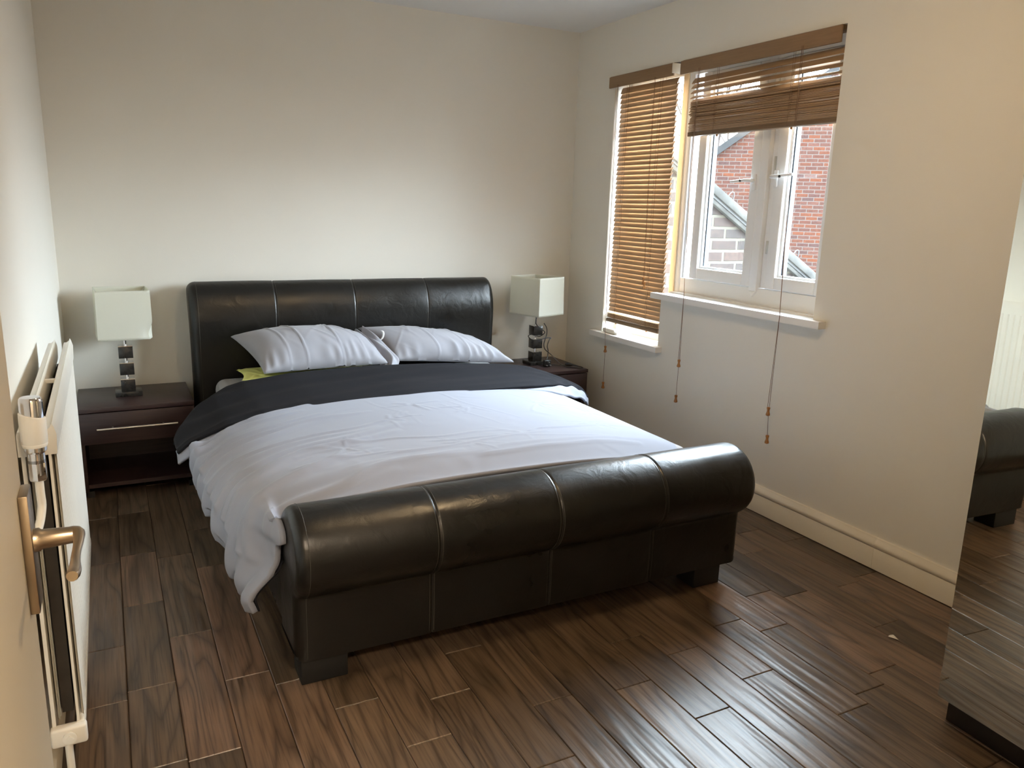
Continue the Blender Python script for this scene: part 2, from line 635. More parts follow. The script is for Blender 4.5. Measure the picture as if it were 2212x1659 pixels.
def copy_tree(o, parent=None):
    c = o.copy()
    COL.objects.link(c)
    c.parent = parent
    for ch in list(o.children):
        copy_tree(ch, c)
    return c


def smooth(a, b, x):
    t_ = max(0.0, min(1.0, (x - a) / (b - a)))
    return t_ * t_ * (3 - 2 * t_)


def lerp_table(tab, x):
    if x <= tab[0][0]:
        return tab[0][1]
    for (a, va), (b, vb) in zip(tab, tab[1:]):
        if x <= b:
            k = (x - a) / (b - a)
            return va + (vb - va) * k
    return tab[-1][1]


def catmull(pts, n):
    """even-ish resample of a control polyline"""
    P = [Vector(p) for p in pts]
    P = [2 * P[0] - P[1]] + P + [2 * P[-1] - P[-2]]
    out = []
    m = 16
    for i in range(1, len(P) - 2):
        for k in range(m):
            t_ = k / m
            a, b, c, d = P[i - 1], P[i], P[i + 1], P[i + 2]
            out.append(0.5 * ((2 * b) + (c - a) * t_ + (2 * a - 5 * b + 4 * c - d) * t_ ** 2 + (3 * b - a - 3 * c + d) * t_ ** 3))
    out.append(P[-2])
    L = [0]
    for a, b in zip(out, out[1:]):
        L.append(L[-1] + (b - a).length)
    res = []
    j = 0
    for i in range(n + 1):
        s_ = L[-1] * i / n
        while j < len(L) - 2 and L[j + 1] < s_:
            j += 1
        k = (s_ - L[j]) / max(1e-9, L[j + 1] - L[j])
        res.append(out[j].lerp(out[j + 1], k))
    return res


# ---------------------------------------------------------------- room shell
XL, H, YF = -2.85, 2.40, -4.20
FLOOR_X0, FLOOR_X1, FLOOR_Y0, FLOOR_Y1 = -3.6, 0.0, -6.0, 0.0
m = MB().box(FLOOR_X0, 0.3, FLOOR_Y0, 0.1, -0.20, -0.006)
BW, BO = 0.1268, -2.680
known = {}
for x_, y_ in [(-.308, -2.118), (-.182, -2.483), (-.441, -2.456), (-.315, -2.745), (-.704, -2.598), (-.83, -2.508), (-.962, -2.781), (-.58, -2.925), (-.836, -3.025),
               (-1.217, -2.867), (-.064, -2.096), (-1.855, -2.48), (-1.598, -2.628), (-1.98, -2.64), (-1.341, -2.666), (-2.12, -2.41), (-2.74, -1.187), (-2.74, -1.827),
               (-2.62, -1.57), (-2.618, -2.09), (-2.487, -1.213), (-2.49, -1.838), (-2.503, -2.46), (-2.366, -1.361), (-2.35, -.98), (-2.362, -2.147)]:
    known.setdefault(math.floor((x_ - BO) / BW), []).append(y_)
planks = []
cols = []
rf = random.Random(11)
for bi in range(math.floor((FLOOR_X0 - BO) / BW), math.ceil((0 - BO) / BW)):
    x0, x1 = BO + bi * BW, BO + (bi + 1) * BW
    x0, x1 = max(x0, FLOOR_X0), min(x1, 0.0)
    if x1 - x0 < 0.01:
        continue
    ys = sorted(known.get(bi, []), reverse=True)
    cur = []
    y_ = 0.0 - rf.uniform(0.1, 0.9)
    first = ys[0] if ys else -99
    while y_ > FLOOR_Y0:
        if all(abs(y_ - q) > 0.28 for q in ys) and not (ys and ys[-1] < y_ < ys[0] and ys[0] - ys[-1] < 1.3):
            cur.append(y_)
        y_ -= rf.uniform(0.35, 1.15)
    ends = sorted(set([0.0, FLOOR_Y0] + ys + cur), reverse=True)
    for a, b in zip(ends, ends[1:]):
        planks.append((x0, x1, b, a))
sl = MB()
pc = []
g, bv, dp = 0.0006, 0.0026, 0.0022
for (x0, x1, y0, y1) in planks:
    i = len(sl.v)
    o1, o2 = g, g + bv
    zt = rf.uniform(-0.0005, 0.0)
    for (o_, z_) in ((o1, -0.012), (o1, zt - dp), (o1 + bv * .45, zt - dp * .35), (o2, zt)):
        sl.v += [(x0 + o_, y0 + o_, z_), (x1 - o_, y0 + o_, z_), (x1 - o_, y1 - o_, z_), (x0 + o_, y1 - o_, z_)]
    nf = 0
    for k in range(3):
        for j in range(4):
            j2 = (j + 1) % 4
            sl.f.append([i + k * 4 + j, i + k * 4 + j2, i + k * 4 + 4 + j2, i + k * 4 + 4 + j])
            nf += 1
    sl.f.append([i + 12, i + 13, i + 14, i + 15])
    nf += 1
    c_ = (rf.random(), rf.random(), rf.random(), 1)
    pc += [c_] * nf
# the sub-floor below the board joints belongs to the same floor mesh
nboards = len(sl.f)
i = len(sl.v)
sl.v += m.v
sl.f += [[i + k for k in q] for q in m.f]
me = bpy.data.meshes.new('floor')
me.from_pydata(sl.v, [], sl.f)
me.materials.append(M['floor'])
me.materials.append(M['gap'])
ca = me.color_attributes.new('plank', 'FLOAT_COLOR', 'CORNER')
for p_ in me.polygons:
    c_ = pc[p_.index] if p_.index < nboards else (0, 0, 0, 1)
    for li in p_.loop_indices:
        ca.data[li].color = c_
    if p_.index >= nboards:
        p_.material_index = 1
fl = bpy.data.objects.new('floor', me)
COL.objects.link(fl)
fl['kind'] = 'structure'

MB().box(FLOOR_X0, 0.3, FLOOR_Y0, 0.1, H, H + 0.1).build('ceiling', M['ceiling'], kind='structure')
MB().box(XL - 0.1, 0.3, 0.0, 0.1, -0.2, H).build('wall_back', M['wall'], kind='structure')
MB().box(XL - 0.1, XL, YF, 0.0, -0.006, H).build('wall_left', M['wall'], kind='structure')
# right wall with the stepped window opening
WY0, WYS, WY1 = -0.41, -0.955, -1.985
WZ1, WZ2, WZT = 0.650, 0.930, 2.105
T = 0.30
m = MB()
m.box(0, T, WY0, 0.0, -0.006, H)
m.box(0, T, WYS, WY0, -0.006, WZ1 - 0.03).box(0, T, WYS, WY0, WZT, H)
m.box(0, T, WY1, WYS, -0.006, WZ2 - 0.005).box(0, T, WY1, WYS, WZT, H)
m.box(0, T, YF, WY1, -0.006, H)
m.build('wall_right', M['wall'], kind='structure')
# front wall with the doorway the camera stands in
DX0, DX1, DZ = -2.775, -1.985, 2.02
m = MB()
m.box(XL, DX0, YF - 0.1, YF, -0.006, H).box(DX1, 0.3, YF - 0.1, YF, -0.006, H).box(DX0, DX1, YF - 0.1, YF, DZ, H)
m.build('wall_front', M['wall'], kind='structure')
m = MB()
m.box(FLOOR_X0, FLOOR_X0 + .05, FLOOR_Y0, YF - 0.1, -0.006, H).box(-1.2, -1.15, FLOOR_Y0, YF - 0.1, -0.006, H)
m.box(FLOOR_X0, -1.15, FLOOR_Y0 - .05, FLOOR_Y0, -0.006, H).box(FLOOR_X0, XL, YF - .1, YF - 0.05, -0.006, H)
m.build('wall_landing', M['wall'], kind='structure')

# skirting boards: torus moulded top
sk = [(0.0, 0.0), (0.020, 0.0), (0.020, 0.082), (0.0175, 0.086), (0.0225, 0.092), (0.024, 0.100), (0.0225, 0.108), (0.0175, 0.113), (0.016, 0.117), (0.011, 0.121), (0.009, 0.127), (0.0, 0.128)]


def skirt(name, axis, a, b, face, sgn):
    m_ = MB()
    if axis == 'y':
        m_.prism_y([(face + sgn * d, z + 0.004) for d, z in sk], a, b)
    else:
        m_.prism_x([(face + sgn * d, z + 0.004) for d, z in sk], a, b)
    o_ = m_.build(name, M['gloss_white'], smooth=True, angle=35, kind='structure')
    return o_


skirt('baseboard_right', 'y', -2.43, -0.0, 0.0, -1)
skirt('baseboard_right', 'y', YF, -2.4308, 0.0, -1)
skirt('baseboard_back', 'x', XL, -0.03, 0.0, -1)
skirt('baseboard_left', 'y', YF, -0.03, XL, 1)
skirt('baseboard_front', 'x', DX1 + .06, -0.03, YF, 1)

# ---------------------------------------------------------------- windows
FX0, FX1 = 0.095, 0.160     # frame depth


def frame_rect(mb, y0, y1, z0, z1, wd, x0, x1):
    mb.box(x0, x1, y0, y0 + wd, z0, z1).box(x0, x1, y1 - wd, y1, z0, z1)
    mb.box(x0, x1, y0 + wd, y1 - wd, z0, z0 + wd).box(x0, x1, y0 + wd, y1 - wd, z1 - wd, z1)


# window_1: the tall fixed light behind the closed blind
w1 = MB()
frame_rect(w1, -0.937, WY0, WZ1, WZT - .005, 0.045, FX0, FX1)
win1 = w1.build('window_1', M['upvc'], bevel=0.003, kind='structure')
MB().box(0.128, 0.134, -0.895, -0.452, WZ1 + .042, WZT - .047).build('pane', M['glass'], win1)
MB().box(0.088, 0.0975, -0.9405, -0.905, WZ1 + .002, WZT - .006).build('frame_edge', M['upvc_warm_tint'], win1, label='edge strip of the frame, tinted cream for warm light')
m = MB().box(-0.042, 0.0, -0.990, -0.334, WZ1 - 0.03, WZ1).box(0.0, FX0, WYS, WY0, WZ1 - .03, WZ1)
m.build('window_sill', M['sill_white'], win1, label='white painted timber sill')

# window_2: the pair of casements
w2 = MB()
y0, y1 = -1.985, -0.9405
z0, z1 = WZ2 + .010, WZT - .005
w2.box(FX0, FX1, -0.985, y1, z0, z1)
w2.box(FX0, FX1, y0, y0 + .045, z0, z1)
w2.box(FX0, FX1, y0 + .045, -0.985, z0, z0 + .085).box(FX0, FX1, y0 + .045, -0.985, z1 - .05, z1)
w2.box(FX0 + .010, FX0 + .025, -1.0, -0.985, z0 + .085, z1 - .05)
win2 = w2.build('window_2', M['upvc'], bevel=0.003, kind='structure')
m = MB()
m.box(FX0 - .012, FX1, -1.553, -1.505, z0 + .070, z1 - .05)
m.prism_x([(-1.553, z0 + .070), (-1.505, z0 + .070), (-1.529, z0 + .040)], FX0 - .012, FX0 + .03)
m.build('centre_post', M['upvc'], win2, bevel=0.004)


def casement(name, ya, yb, zz0, zz1, dx=0.0):
    """sash between ya<yb"""
    s_ = MB()
    wd = 0.058
    frame_rect(s_, ya, yb, zz0, zz1, wd, FX0 - .008 + dx, FX1 - .02 + dx)
    sash = s_.build(name, M['upvc'], win2, bevel=0.006, segs=3)
    b_ = MB()
    frame_rect(b_, ya + wd - .002, yb - wd + .002, zz0 + wd - .002, zz1 - wd + .002, 0.012, FX0 + .012 + dx, FX0 + .026 + dx)
    b_.build('glazing_bead', M['upvc'], sash, bevel=0.003)
    k_ = MB()
    k_.box(FX0 + .027 + dx, FX1 - .012 + dx, yb - wd - .015, yb - wd - .001, zz0 + wd, zz1 - wd)
    k_.box(FX0 + .030 + dx, FX0 + .036 + dx, ya + wd, ya + wd + .008, zz0 + wd, zz1 - wd)
    k_.build('spacer_bar', M['gasket'], sash, label='dark spacer of the double glazing')
    MB().box(FX0 + .031 + dx, FX0 + .035 + dx, ya + wd, yb - wd, zz0 + wd, zz1 - wd).build('pane', M['glass'], sash)
    return sash


zs0, zs1 = z0 + .088, z1 - .052
s1 = casement('sash', -1.503, -1.060, zs0, zs1)
s2 = casement('sash', -1.990 + .045, -1.595, zs0, zs1, 0.004)
# narrow bright hinge channel beside the centre post
MB().box(FX0 + .012, FX1 - .02, -1.593, -1.555, zs0, zs1).build('hinge_channel', M['upvc'], win2, bevel=0.002)
MB().box(FX0 + .006, FX0 + .0125, -1.588, -1.572, zs0 + .16, zs0 + .22).build('keep_plate', M['steel'], win2, bevel=0.001)
MB().box(FX0 + .006, FX0 + .0125, -1.588, -1.572, zs0 + .50, zs0 + .60).build('keep_plate', M['steel'], win2, bevel=0.001)


def win_handle(parent, y, z, d, zt):
    m_ = MB()
    m_.box(FX0 - .018, FX0 - .007, y - .011, y + .011, z - .045, z + .03)
    h_ = m_.build('handle_plate', M['upvc'], parent, bevel=0.004)
    m_ = MB()
    m_.tube([(FX0 - .014, y, z), (FX0 - .040, y, z)], 0.008, 12)
    m_.tube([(FX0 - .038, y - d * .008, z), (FX0 - .040, y + d * .03, z + .002), (FX0 - .042, y + d * .125, z + zt)], [0.009, 0.008, 0.006], 10)
    m_.build('lever', M['upvc'], h_, smooth=True)
    m_ = MB().tube([(FX0 - .047, y + d * .055, z), (FX0 - .051, y + d * .055, z)], .006, 12)
    m_.build('lock_button', M['black_plastic'], h_)


win_handle(s1, -1.478, 1.520, 1, -.004)
win_handle(s2, -1.612, 1.535, -1, .008)
m = MB().box(-0.042, 0.0, -2.052, -0.913, WZ2 - .020, WZ2 + .010).box(0.0, FX0 + .01, WY1, WYS, WZ2 - .005, WZ2 + .010)
m.box(0.055, FX0, WY1, WYS, WZ2 + .010, WZ2 + .018)
m.build('window_sill', M['sill_white'], win2, label='long white painted timber sill')


# ---------------------------------------------------------------- venetian blinds
def slat_mesh(mb, x, ya, yb, z, wd, ang, crown=0.0018, sag=0.0, tilt_y=0.0):
    """one curved slat: room edge (small x) lower when ang>0"""
    n = 4
    ny = 5
    th = 0.0022
    i = len(mb.v)
    for side in (0, 1):
        for j in range(ny + 1):
            y_ = ya + (yb - ya) * j / ny
            dz = tilt_y * (j / ny - .5) - sag * (1 - (2 * j / ny - 1) ** 2)
            for k in range(n + 1):
                u = k / n * 2 - 1
                a, b = u * wd / 2, crown * (1 - u * u) - side * th
                mb.v.append((x + a * math.cos(ang) - b * math.sin(ang), y_, z + a * math.sin(ang) + b * math.cos(ang) + dz))
    w_ = n + 1
    off = (ny + 1) * w_
    for j in range(ny):
        for k in range(n):
            a = i + j * w_ + k
            mb.f.append([a, a + 1, a + w_ + 1, a + w_])
            mb.f.append([a + off, a + off + w_, a + off + w_ + 1, a + off + 1])
        for k in (0, n):
            a = i + j * w_ + k
            mb.f.append([a, a + w_, a + off + w_, a + off])
    for j in (0, ny):
        for k in range(n):
            a = i + j * w_ + k
            mb.f.append([a, a + 1, a + off + 1, a + off])


def knob(mb, x, y, z):
    """turned acorn knob hanging with its top at z"""
    prof = [(0.0035, 0), (0.0075, -.001), (0.0078, -.008), (0.0055, -.014), (0.006, -.022), (0.0095, -.032), (0.0095, -.038), (0.005, -.041), (0.0, -.041)]
    n = 14
    i = len(mb.v)
    for r_, dz in prof:
        for j in range(n):
            mb.v.append((x + r_ * math.cos(2 * PI * j / n), y + r_ * math.sin(2 * PI * j / n), z + dz))
    for a in range(len(prof) - 1):
        for j in range(n):
            j2 = (j + 1) % n
            mb.f.append([i + a * n + j, i + a * n + j2, i + (a + 1) * n + j2, i + (a + 1) * n + j])
    mb.f.append([i + j for j in range(n)])


rb = random.Random(5)
# --- closed blind over the narrow pane
bl = thing('venetian_blind', (0.02, -0.68, WZT), 'oak wood venetian blind fully lowered with closed slats over the narrow left pane', 'blind', 'wooden blinds at the window')
bxc = 0.035
MB().box(-0.012, 0.058, -0.945, -0.372, 2.085, WZT - .002).build('head_rail', M['slat_dark'], bl, bevel=0.001)
MB().box(-0.020, -0.008, -0.948, -0.372, 2.040, 2.100).build('valance', M['valance'], bl, bevel=0.003)
m = MB()
pitch = 0.0262
nsl = 49
zt = 2.025
for k in range(nsl):
    z_ = zt - k * pitch
    if z_ < 0.775:
        break
    slat_mesh(m, bxc, -0.925 + rb.uniform(-.002, .002), -0.425 + rb.uniform(-.002, .002), z_, 0.0350, math.radians(67 + rb.uniform(-2.5, 2.5)), 0.0022, 0, rb.uniform(-.002, .002))
for k in range(5):
    slat_mesh(m, bxc - .002, -0.925, -0.425, 0.768 - k * 0.0065, 0.0350, math.radians(12 - k * 2), 0.0018)
m.build('slats', M['slat'], bl, smooth=True)
MB().box(bxc - .020, bxc + .018, -0.927, -0.423, 0.712, 0.735).build('bottom_rail', M['slat_dark'], bl, bevel=0.003)
for y_ in (-0.50, -0.80):
    m = MB()
    for dx in (-.019, .019):
        m.tube([(bxc + dx, y_, 2.085), (bxc + dx, y_, 0.735)], 0.0006, 5)
    m.tube([(bxc - .012, y_ - .012, 2.085), (bxc - .020, y_ - .012, 0.735)], 0.0009, 5)
    m.build('ladder_cord', M['cord'], bl)
for y_ in (-.50, -.80):
    MB().tube([(bxc, y_, .712), (bxc, y_, .704)], .006, 10).build('cord_button', M['knob_wood'], bl)
m = MB()
m.tube([(-.022, -.462, 2.05), (-.045, -.500, 1.2), (-.052, -.520, .66), (-.050, -.529, .545)], 0.0011, 6)
m.tube([(-.022, -.470, 2.05), (-.047, -.508, 1.2), (-.054, -.524, .66), (-.052, -.531, .545)], 0.0011, 6)
m.tube([(-.052, -.530, .545), (-.046, -.520, .355)], 0.0010, 6)
m.build('pull_cord', M['cord'], bl)
for p_ in ((-.051, -.530, .582), (-.045, -.519, .360)):
    m = MB()
    knob(m, *p_)
    m.build('cord_knob', M['knob_wood'], bl, smooth=True)
m = MB()
m.tube([(-.022, -.80, 2.05), (-.023, -.805, 1.5), (-.020, -.815, 1.01)], 0.0009, 6)
m.tube([(-.022, -.806, 2.05), (-.023, -.811, 1.5), (-.020, -.822, .99)], 0.0009, 6)
m.build('tilt_cord', M['cord'], bl)
for p_ in ((-.020, -.815, 1.012), (-.020, -.824, .988)):
    m = MB()
    knob(m, *p_)
    m.build('cord_knob', M['knob_wood'], bl, smooth=True)
m = MB().box(-0.030, 0.030, -0.958, -0.949, 2.050, 2.098)
m.build('end_bracket', M['gloss_white'], bl, bevel=0.001, label='cream metal end bracket')

# --- raised blind over the casements
bl = thing('venetian_blind', (0.02, -1.47, WZT), 'wide wooden venetian blind pulled up above the casement windows', 'blind', 'wooden blinds at the window')
MB().box(-0.012, 0.058, -1.972, -1.010, 2.085, WZT - .002).build('head_rail', M['slat_dark'], bl, bevel=0.001)
MB().box(-0.020, -0.008, -1.976, -1.000, 2.036, 2.100).build('valance', M['valance'], bl, bevel=0.003)
m = MB()
zz = 2.012
for k in range(4):
    slat_mesh(m, bxc, -1.968, -1.045, zz, 0.0350, math.radians(52 - k * 8), 0.002, 0.000, -.012 + .002 * k)
    zz -= 0.0265
zz += .008
for k in range(26):
    slat_mesh(m, bxc + rb.uniform(-.003, .003), -1.968 + rb.uniform(-.003, .003), -1.05 + rb.uniform(-.006, .006), zz, 0.0350,
              math.radians(rb.uniform(20, 40)), 0.0018, rb.uniform(0, .003), rb.uniform(-.005, .005))
    zz -= 0.0040
m.build('slats', M['slat'], bl, smooth=True)
m = MB()
for k in range(14):
    slat_mesh(m, bxc + rb.uniform(-.0015, .0015), -1.968, -1.052 + rb.uniform(-.004, .004), zz, 0.0350, math.radians(rb.uniform(2, 6)), 0.0018)
    zz -= 0.0035
m.build('stacked_slats', M['slat'], bl, smooth=True)
MB().box(bxc - .020, bxc + .018, -1.970, -1.050, zz - .022, zz).build('bottom_rail', M['slat_dark'], bl, bevel=0.003)
ZB = zz - .022
for y_ in (-1.25, -1.72):
    m = MB()
    for k in range(16):   # slack ladder string bunched between the stacked slats
        z_ = 1.95 - k * .010
        m.tube([(bxc - .020, y_, z_), (bxc - .030 - rb.uniform(0, .006), y_ + rb.uniform(-.014, .014), z_ - .005), (bxc - .020, y_, z_ - .010)], 0.0006, 5)
    m.tube([(bxc - .020, y_, 2.085), (bxc - .020, y_, 1.95)], 0.0006, 5)
    m.tube([(bxc - .021, y_ + .01, 2.085), (bxc - .021, y_ + .01, ZB)], 0.0006, 5)
    m.build('ladder_cord', M['cord'], bl)
for y_ in (-1.25, -1.72):
    MB().tube([(bxc, y_, ZB), (bxc, y_, ZB - .009)], .006, 10).build('cord_button', M['knob_wood'], bl)
for (ya, yb, k1, k2, z1_, z2_) in ((-1.145, -1.200, -1.202, -1.193, .625, .432), (-1.785, -1.845, -1.838, -1.843, .527, .395)):
    m = MB()
    m.tube([(-.022, ya, 2.05), (-.045, (ya + yb) / 2, 1.5), (-.050, yb, .935), (-.050, k1 + .006, z1_)], 0.0011, 6)
    m.tube([(-.022, ya - .008, 2.05), (-.046, (ya + yb) / 2 - .006, 1.5), (-.052, yb - .003, .935), (-.050, k1 - .004, z1_)], 0.0011, 6)
    m.tube([(-.050, k1, z1_), (-.044, k2, z2_)], 0.0010, 6)
    m.build('pull_cord', M['cord'], bl)
    for p_ in ((-.050, k1, z1_), (-.044, k2, z2_ + .002)):
        m = MB()
        knob(m, *p_)
        m.build('cord_knob', M['knob_wood'], bl, smooth=True)

# small white plastic gadget lying on the lower sill
g_ = thing('sensor_box', (0.02, -0.47, WZ1), 'small white plastic gadget lying on the lower window sill under the blind', 'gadget')
m = MB()
m.box(-0.015, 0.035, -0.555, -0.43, WZ1 + .0005, WZ1 + .026)
m.build('case', M['white_plastic'], g_, bevel=0.009, segs=3)
m = MB().box(-0.012, 0.025, -0.580, -0.553, WZ1 + .0005, WZ1 + .016)
m.build('clip', M['white_plastic'], g_, bevel=0.003)

# ---------------------------------------------------------------- bed
bed = thing('sleigh_bed', (-1.44, -1.2, 0.0), 'dark brown leather sleigh bed with rolled headboard and footboard', 'bed')
BX0, BX1 = -2.250, -0.605


def resample_closed(prof, n):
    P = [Vector(q) for q in prof]
    L = [0]
    for a, b in zip(P, P[1:] + P[:1]):
        L.append(L[-1] + (b - a).length)
    out = []
    j = 0
    PP = P + [P[0]]
    for i in range(n):
        s_ = L[-1] * i / n
        while L[j + 1] < s_:
            j += 1
        k = (s_ - L[j]) / max(1e-9, L[j + 1] - L[j])
        out.append(PP[j].lerp(PP[j + 1], k))
    return out


def upholstered(name, prof, x0, x1, seams, n=150, rad=0.028, wave=0.0, top_in=0.0):
    prof = resample_closed(prof, n)
    nn = len(prof)
    area = sum(prof[i].x * prof[(i + 1) % nn].y - prof[(i + 1) % nn].x * prof[i].y for i in range(nn))
    sg = 1 if area > 0 else -1
    nrm = []
    for i in range(nn):
        t_ = (prof[(i + 2) % nn] - prof[(i - 2) % nn]).normalized()
        nrm.append(Vector((t_.y, -t_.x)) * sg)
    xs = set()
    for k in range(9):
        a = k / 8 * PI / 2
        d = rad * (1 - math.cos(a))
        xs.add(round(x0 + d, 5))
        xs.add(round(x1 - d, 5))
    k = x0 + rad
    while k < x1 - rad:
        xs.add(round(k, 5))
        k += 0.035
    for s_ in seams:
        for d in (-.02, -.012, -.007, -.004, -.002, 0, .002, .004, .007, .012, .02):
            xs.add(round(s_ + d, 5))
    xs = sorted(xs)
    m_ = MB()
    for x_ in xs:
        d = min(x_ - x0, x1 - x_)
        ins = rad - math.sqrt(max(0, rad * rad - (rad - d) ** 2)) if d < rad else 0
        for s_ in seams:
            ins += 0.0022 * math.exp(-((x_ - s_) / .003) ** 2) + 0.0008 * math.exp(-((x_ - s_) / .015) ** 2)
        for q, nv in zip(prof, nrm):
            wv = wave * mn.noise(Vector((x_ * 5, q.x * 7, q.y * 7)))
            p2 = q - nv * (ins - wv)
            m_.v.append((x_, p2.x, p2.y))
    for a in range(len(xs) - 1):
        for b in range(nn):
            b2 = (b + 1) % nn
            m_.f.append([a * nn + b, a * nn + b2, (a + 1) * nn + b2, (a + 1) * nn + b])
    m_.f.append(list(range(nn)))
    m_.f.append([(len(xs) - 1) * nn + b for b in range(nn)])
    o_ = m_.build(name, M['leather'], bed, smooth=True, angle=75)
    return o_, prof, nrm


# footboard section in (y, z)
cy, cz, R_ = -2.225, 0.402, 0.133
fp = [(-2.285, 0.085), (-2.288, 0.15), (-2.288, 0.265)]
a0 = math.atan2(.285 - cz, -2.293 - cy)      # crease angle
a0 = a0 + 2 * PI if a0 > 0 else a0
# sweep clockwise in (y,z): from the crease around the front, over the top, to the back
angs = []
st = math.atan2(-0.118, -0.065)
for k in range(41):
    a = st - k / 40 * math.radians(238)
    angs.append((cy + R_ * math.cos(a), cz + R_ * math.sin(a)))
fp += angs
fp += [(-2.085, 0.36), (-2.075, 0.30), (-2.072, 0.2), (-2.072, 0.085)]
SEF = [BX0 + (BX1 - BX0) * k / 4 for k in (1, 2, 3)]
fb, fprof, fn_ = upholstered('footboard', fp, BX0, BX1, SEF, rad=0.030, wave=0.0015)
HX0, HX1 = -2.295, -0.610
hp = [(-0.168, 0.06), (-0.168, 0.45), (-0.172, 0.62), (-0.180, 0.74), (-0.176, 0.82), (-0.155, 0.885), (-0.125, 0.930), (-0.090, 0.952), (-0.058, 0.952), (-0.034, 0.930),
      (-0.024, 0.895), (-0.028, 0.85), (-0.048, 0.79), (-0.075, 0.70), (-0.088, 0.55), (-0.090, 0.06)]
hp = [tuple(q) for q in catmull([(y_, z_, 0) for y_, z_ in hp], 60)]
hp = [(q[0], q[1]) for q in hp]
SEH = [HX0 + (HX1 - HX0) * k / 4 for k in (1, 2, 3)]
hb, hprof, hn_ = upholstered('headboard', hp, HX0, HX1, SEH, rad=0.040, wave=0.0015)


def stitches(parent, prof, nrm, seams, cond, edges=()):
    for s_ in seams:
        m_ = MB()
        for d in (-.0075, .0075):
            pts = [(s_ + d, (q - n * (-.0002 + .0008 * math.exp(-(d / .015) ** 2) + .0022 * math.exp(-(d / .003) ** 2))).x,
                    (q - n * (-.0002 + .0008 * math.exp(-(d / .015) ** 2) + .0022 * math.exp(-(d / .003) ** 2))).y) for q, n in zip(prof, nrm) if cond(q)]
            m_.tube(pts, 0.0007, 4)
        m_.build('seam_stitching', M['stitch'], parent, label='pale thread stitching along a leather seam')
    for s_ in edges:
        m_ = MB()
        pts = [(s_, (q + n * .0003).x, (q + n * .0003).y) for q, n in zip(prof, nrm) if cond(q)]
        m_.tube(pts, 0.0007, 4)
        m_.build('seam_stitching', M['stitch'], parent, label='pale thread stitching along a leather seam')


stitches(fb, fprof, fn_, SEF, lambda q: q.x < -2.20 and q.y > .09 or (q.y > .49 and q.x < -2.14), (BX0 + .034,))
stitches(hb, hprof, hn_, SEH, lambda q: q.x < -0.12 and q.y > .08 or (q.y > .94 and q.x < -.08), (HX0 + .042,))
for xa, xb in ((-2.232, -2.205), (-0.655, -0.628)):
    MB().box(xa, xb, -2.071, -0.17, 0.075, 0.36).build('side_rail', M['leather'], bed, bevel=0.006)
for xa, xb, ya, yb in ((-2.231, -2.095, -2.265, -2.165), (-0.787, -0.664, -2.265, -2.165), (-2.231, -2.11, -0.165, -0.095), (-0.78, -0.66, -0.165, -0.095)):
    MB().box(xa, xb, ya, yb, 0.0, 0.086 if ya < -1 else .065).build('leg', M['foot_black'], bed, bevel=0.003)

mt = thing('mattress', (-1.43, -1.12, 0.20), 'mattress under a pale grey fitted sheet on the leather bed', 'mattress')
m = MB().box(-2.20, -0.66, -2.066, -0.186, 0.20, 0.475)
m.build('fitted_sheet', M['sheet'], mt, bevel=0.05, segs=5)

# ---------------------------------------------------------------- duvet
NS_ = 300


def duvet_section(y):
    hz = lerp_table([(-2.25, .20), (-2.15, .205), (-2.0, .215), (-1.9, .225), (-1.75, .27), (-1.55, .285), (-1.40, .30), (-1.2, .35), (-1.0, .37), (-.6, .38)], y)
    hx = lerp_table([(-2.25, -2.350), (-2.1, -2.352), (-1.9, -2.370), (-1.6, -2.388), (-1.2, -2.405), (-.6, -2.400)], y)
    k = smooth(-1.95, -2.08, y)
    kk = -0.3 * smooth(-1.7, -2.05, y)
    top = 0.545 - 0.035 * kk
    ku = smooth(-1.26, -1.04, y)
    hz += .05 * ku
    hx += .055 * ku
    hz, hx = hz - .05 * ku, hx - .055 * ku
    L_ = [(hx, hz), (hx - .010, hz + .045), (hx + .002, hz + .10), (hx + .05, .440 - .01 * kk), (-2.26, .487 - .012 * kk)]
    Lt = [(-2.325, .355), (-2.335, .385), (-2.330, .415), (-2.295, .448), (-2.235, .480)]
    pts = [(a[0] + (b[0] - a[0]) * ku, 0, a[1] + (b[1] - a[1]) * ku) for a, b in zip(L_, Lt)] + [ (-2.12, 0, .522 - .02 * kk), (-1.90, 0, top - .004), (-1.5, 0, top + .006), (-1.1, 0, top - .008),
           (-.86, 0, .512 - .02 * kk), (-.72, 0, .478 - .012 * kk), (-.625, 0, .430), (-.590, 0, .36), (-.585, 0, .30), (-.60, 0, .27)]
    return pts


def ridge(u, wd):
    return math.exp(-(u / wd) ** 2)


creases = []     # (x0,y0,x1,y1,width,height)
rc = random.Random(21)
for (cx_, cy_, nn_, rr_) in ((-1.72, -1.52, 8, .16), (-1.55, -1.33, 7, .12), (-1.02, -1.42, 8, .15), (-.95, -1.75, 7, .14), (-1.95, -1.75, 7, .2), (-1.3, -1.85, 8, .16), (-1.35, -1.42, 6, .12), (-.82, -1.55, 7, .13), (-1.55, -1.9, 7, .15)):
    for k in range(nn_):
        a = rc.uniform(0, 2 * PI)
        r0, r1 = rc.uniform(.0, .03), rr_ * rc.uniform(.5, 1.2)
        creases.append((cx_ + r0 * math.cos(a), cy_ + r0 * math.sin(a) * .8, cx_ + r1 * math.cos(a), cy_ + r1 * math.sin(a) * .8, rc.uniform(.003, .007), rc.uniform(.002, .006)))
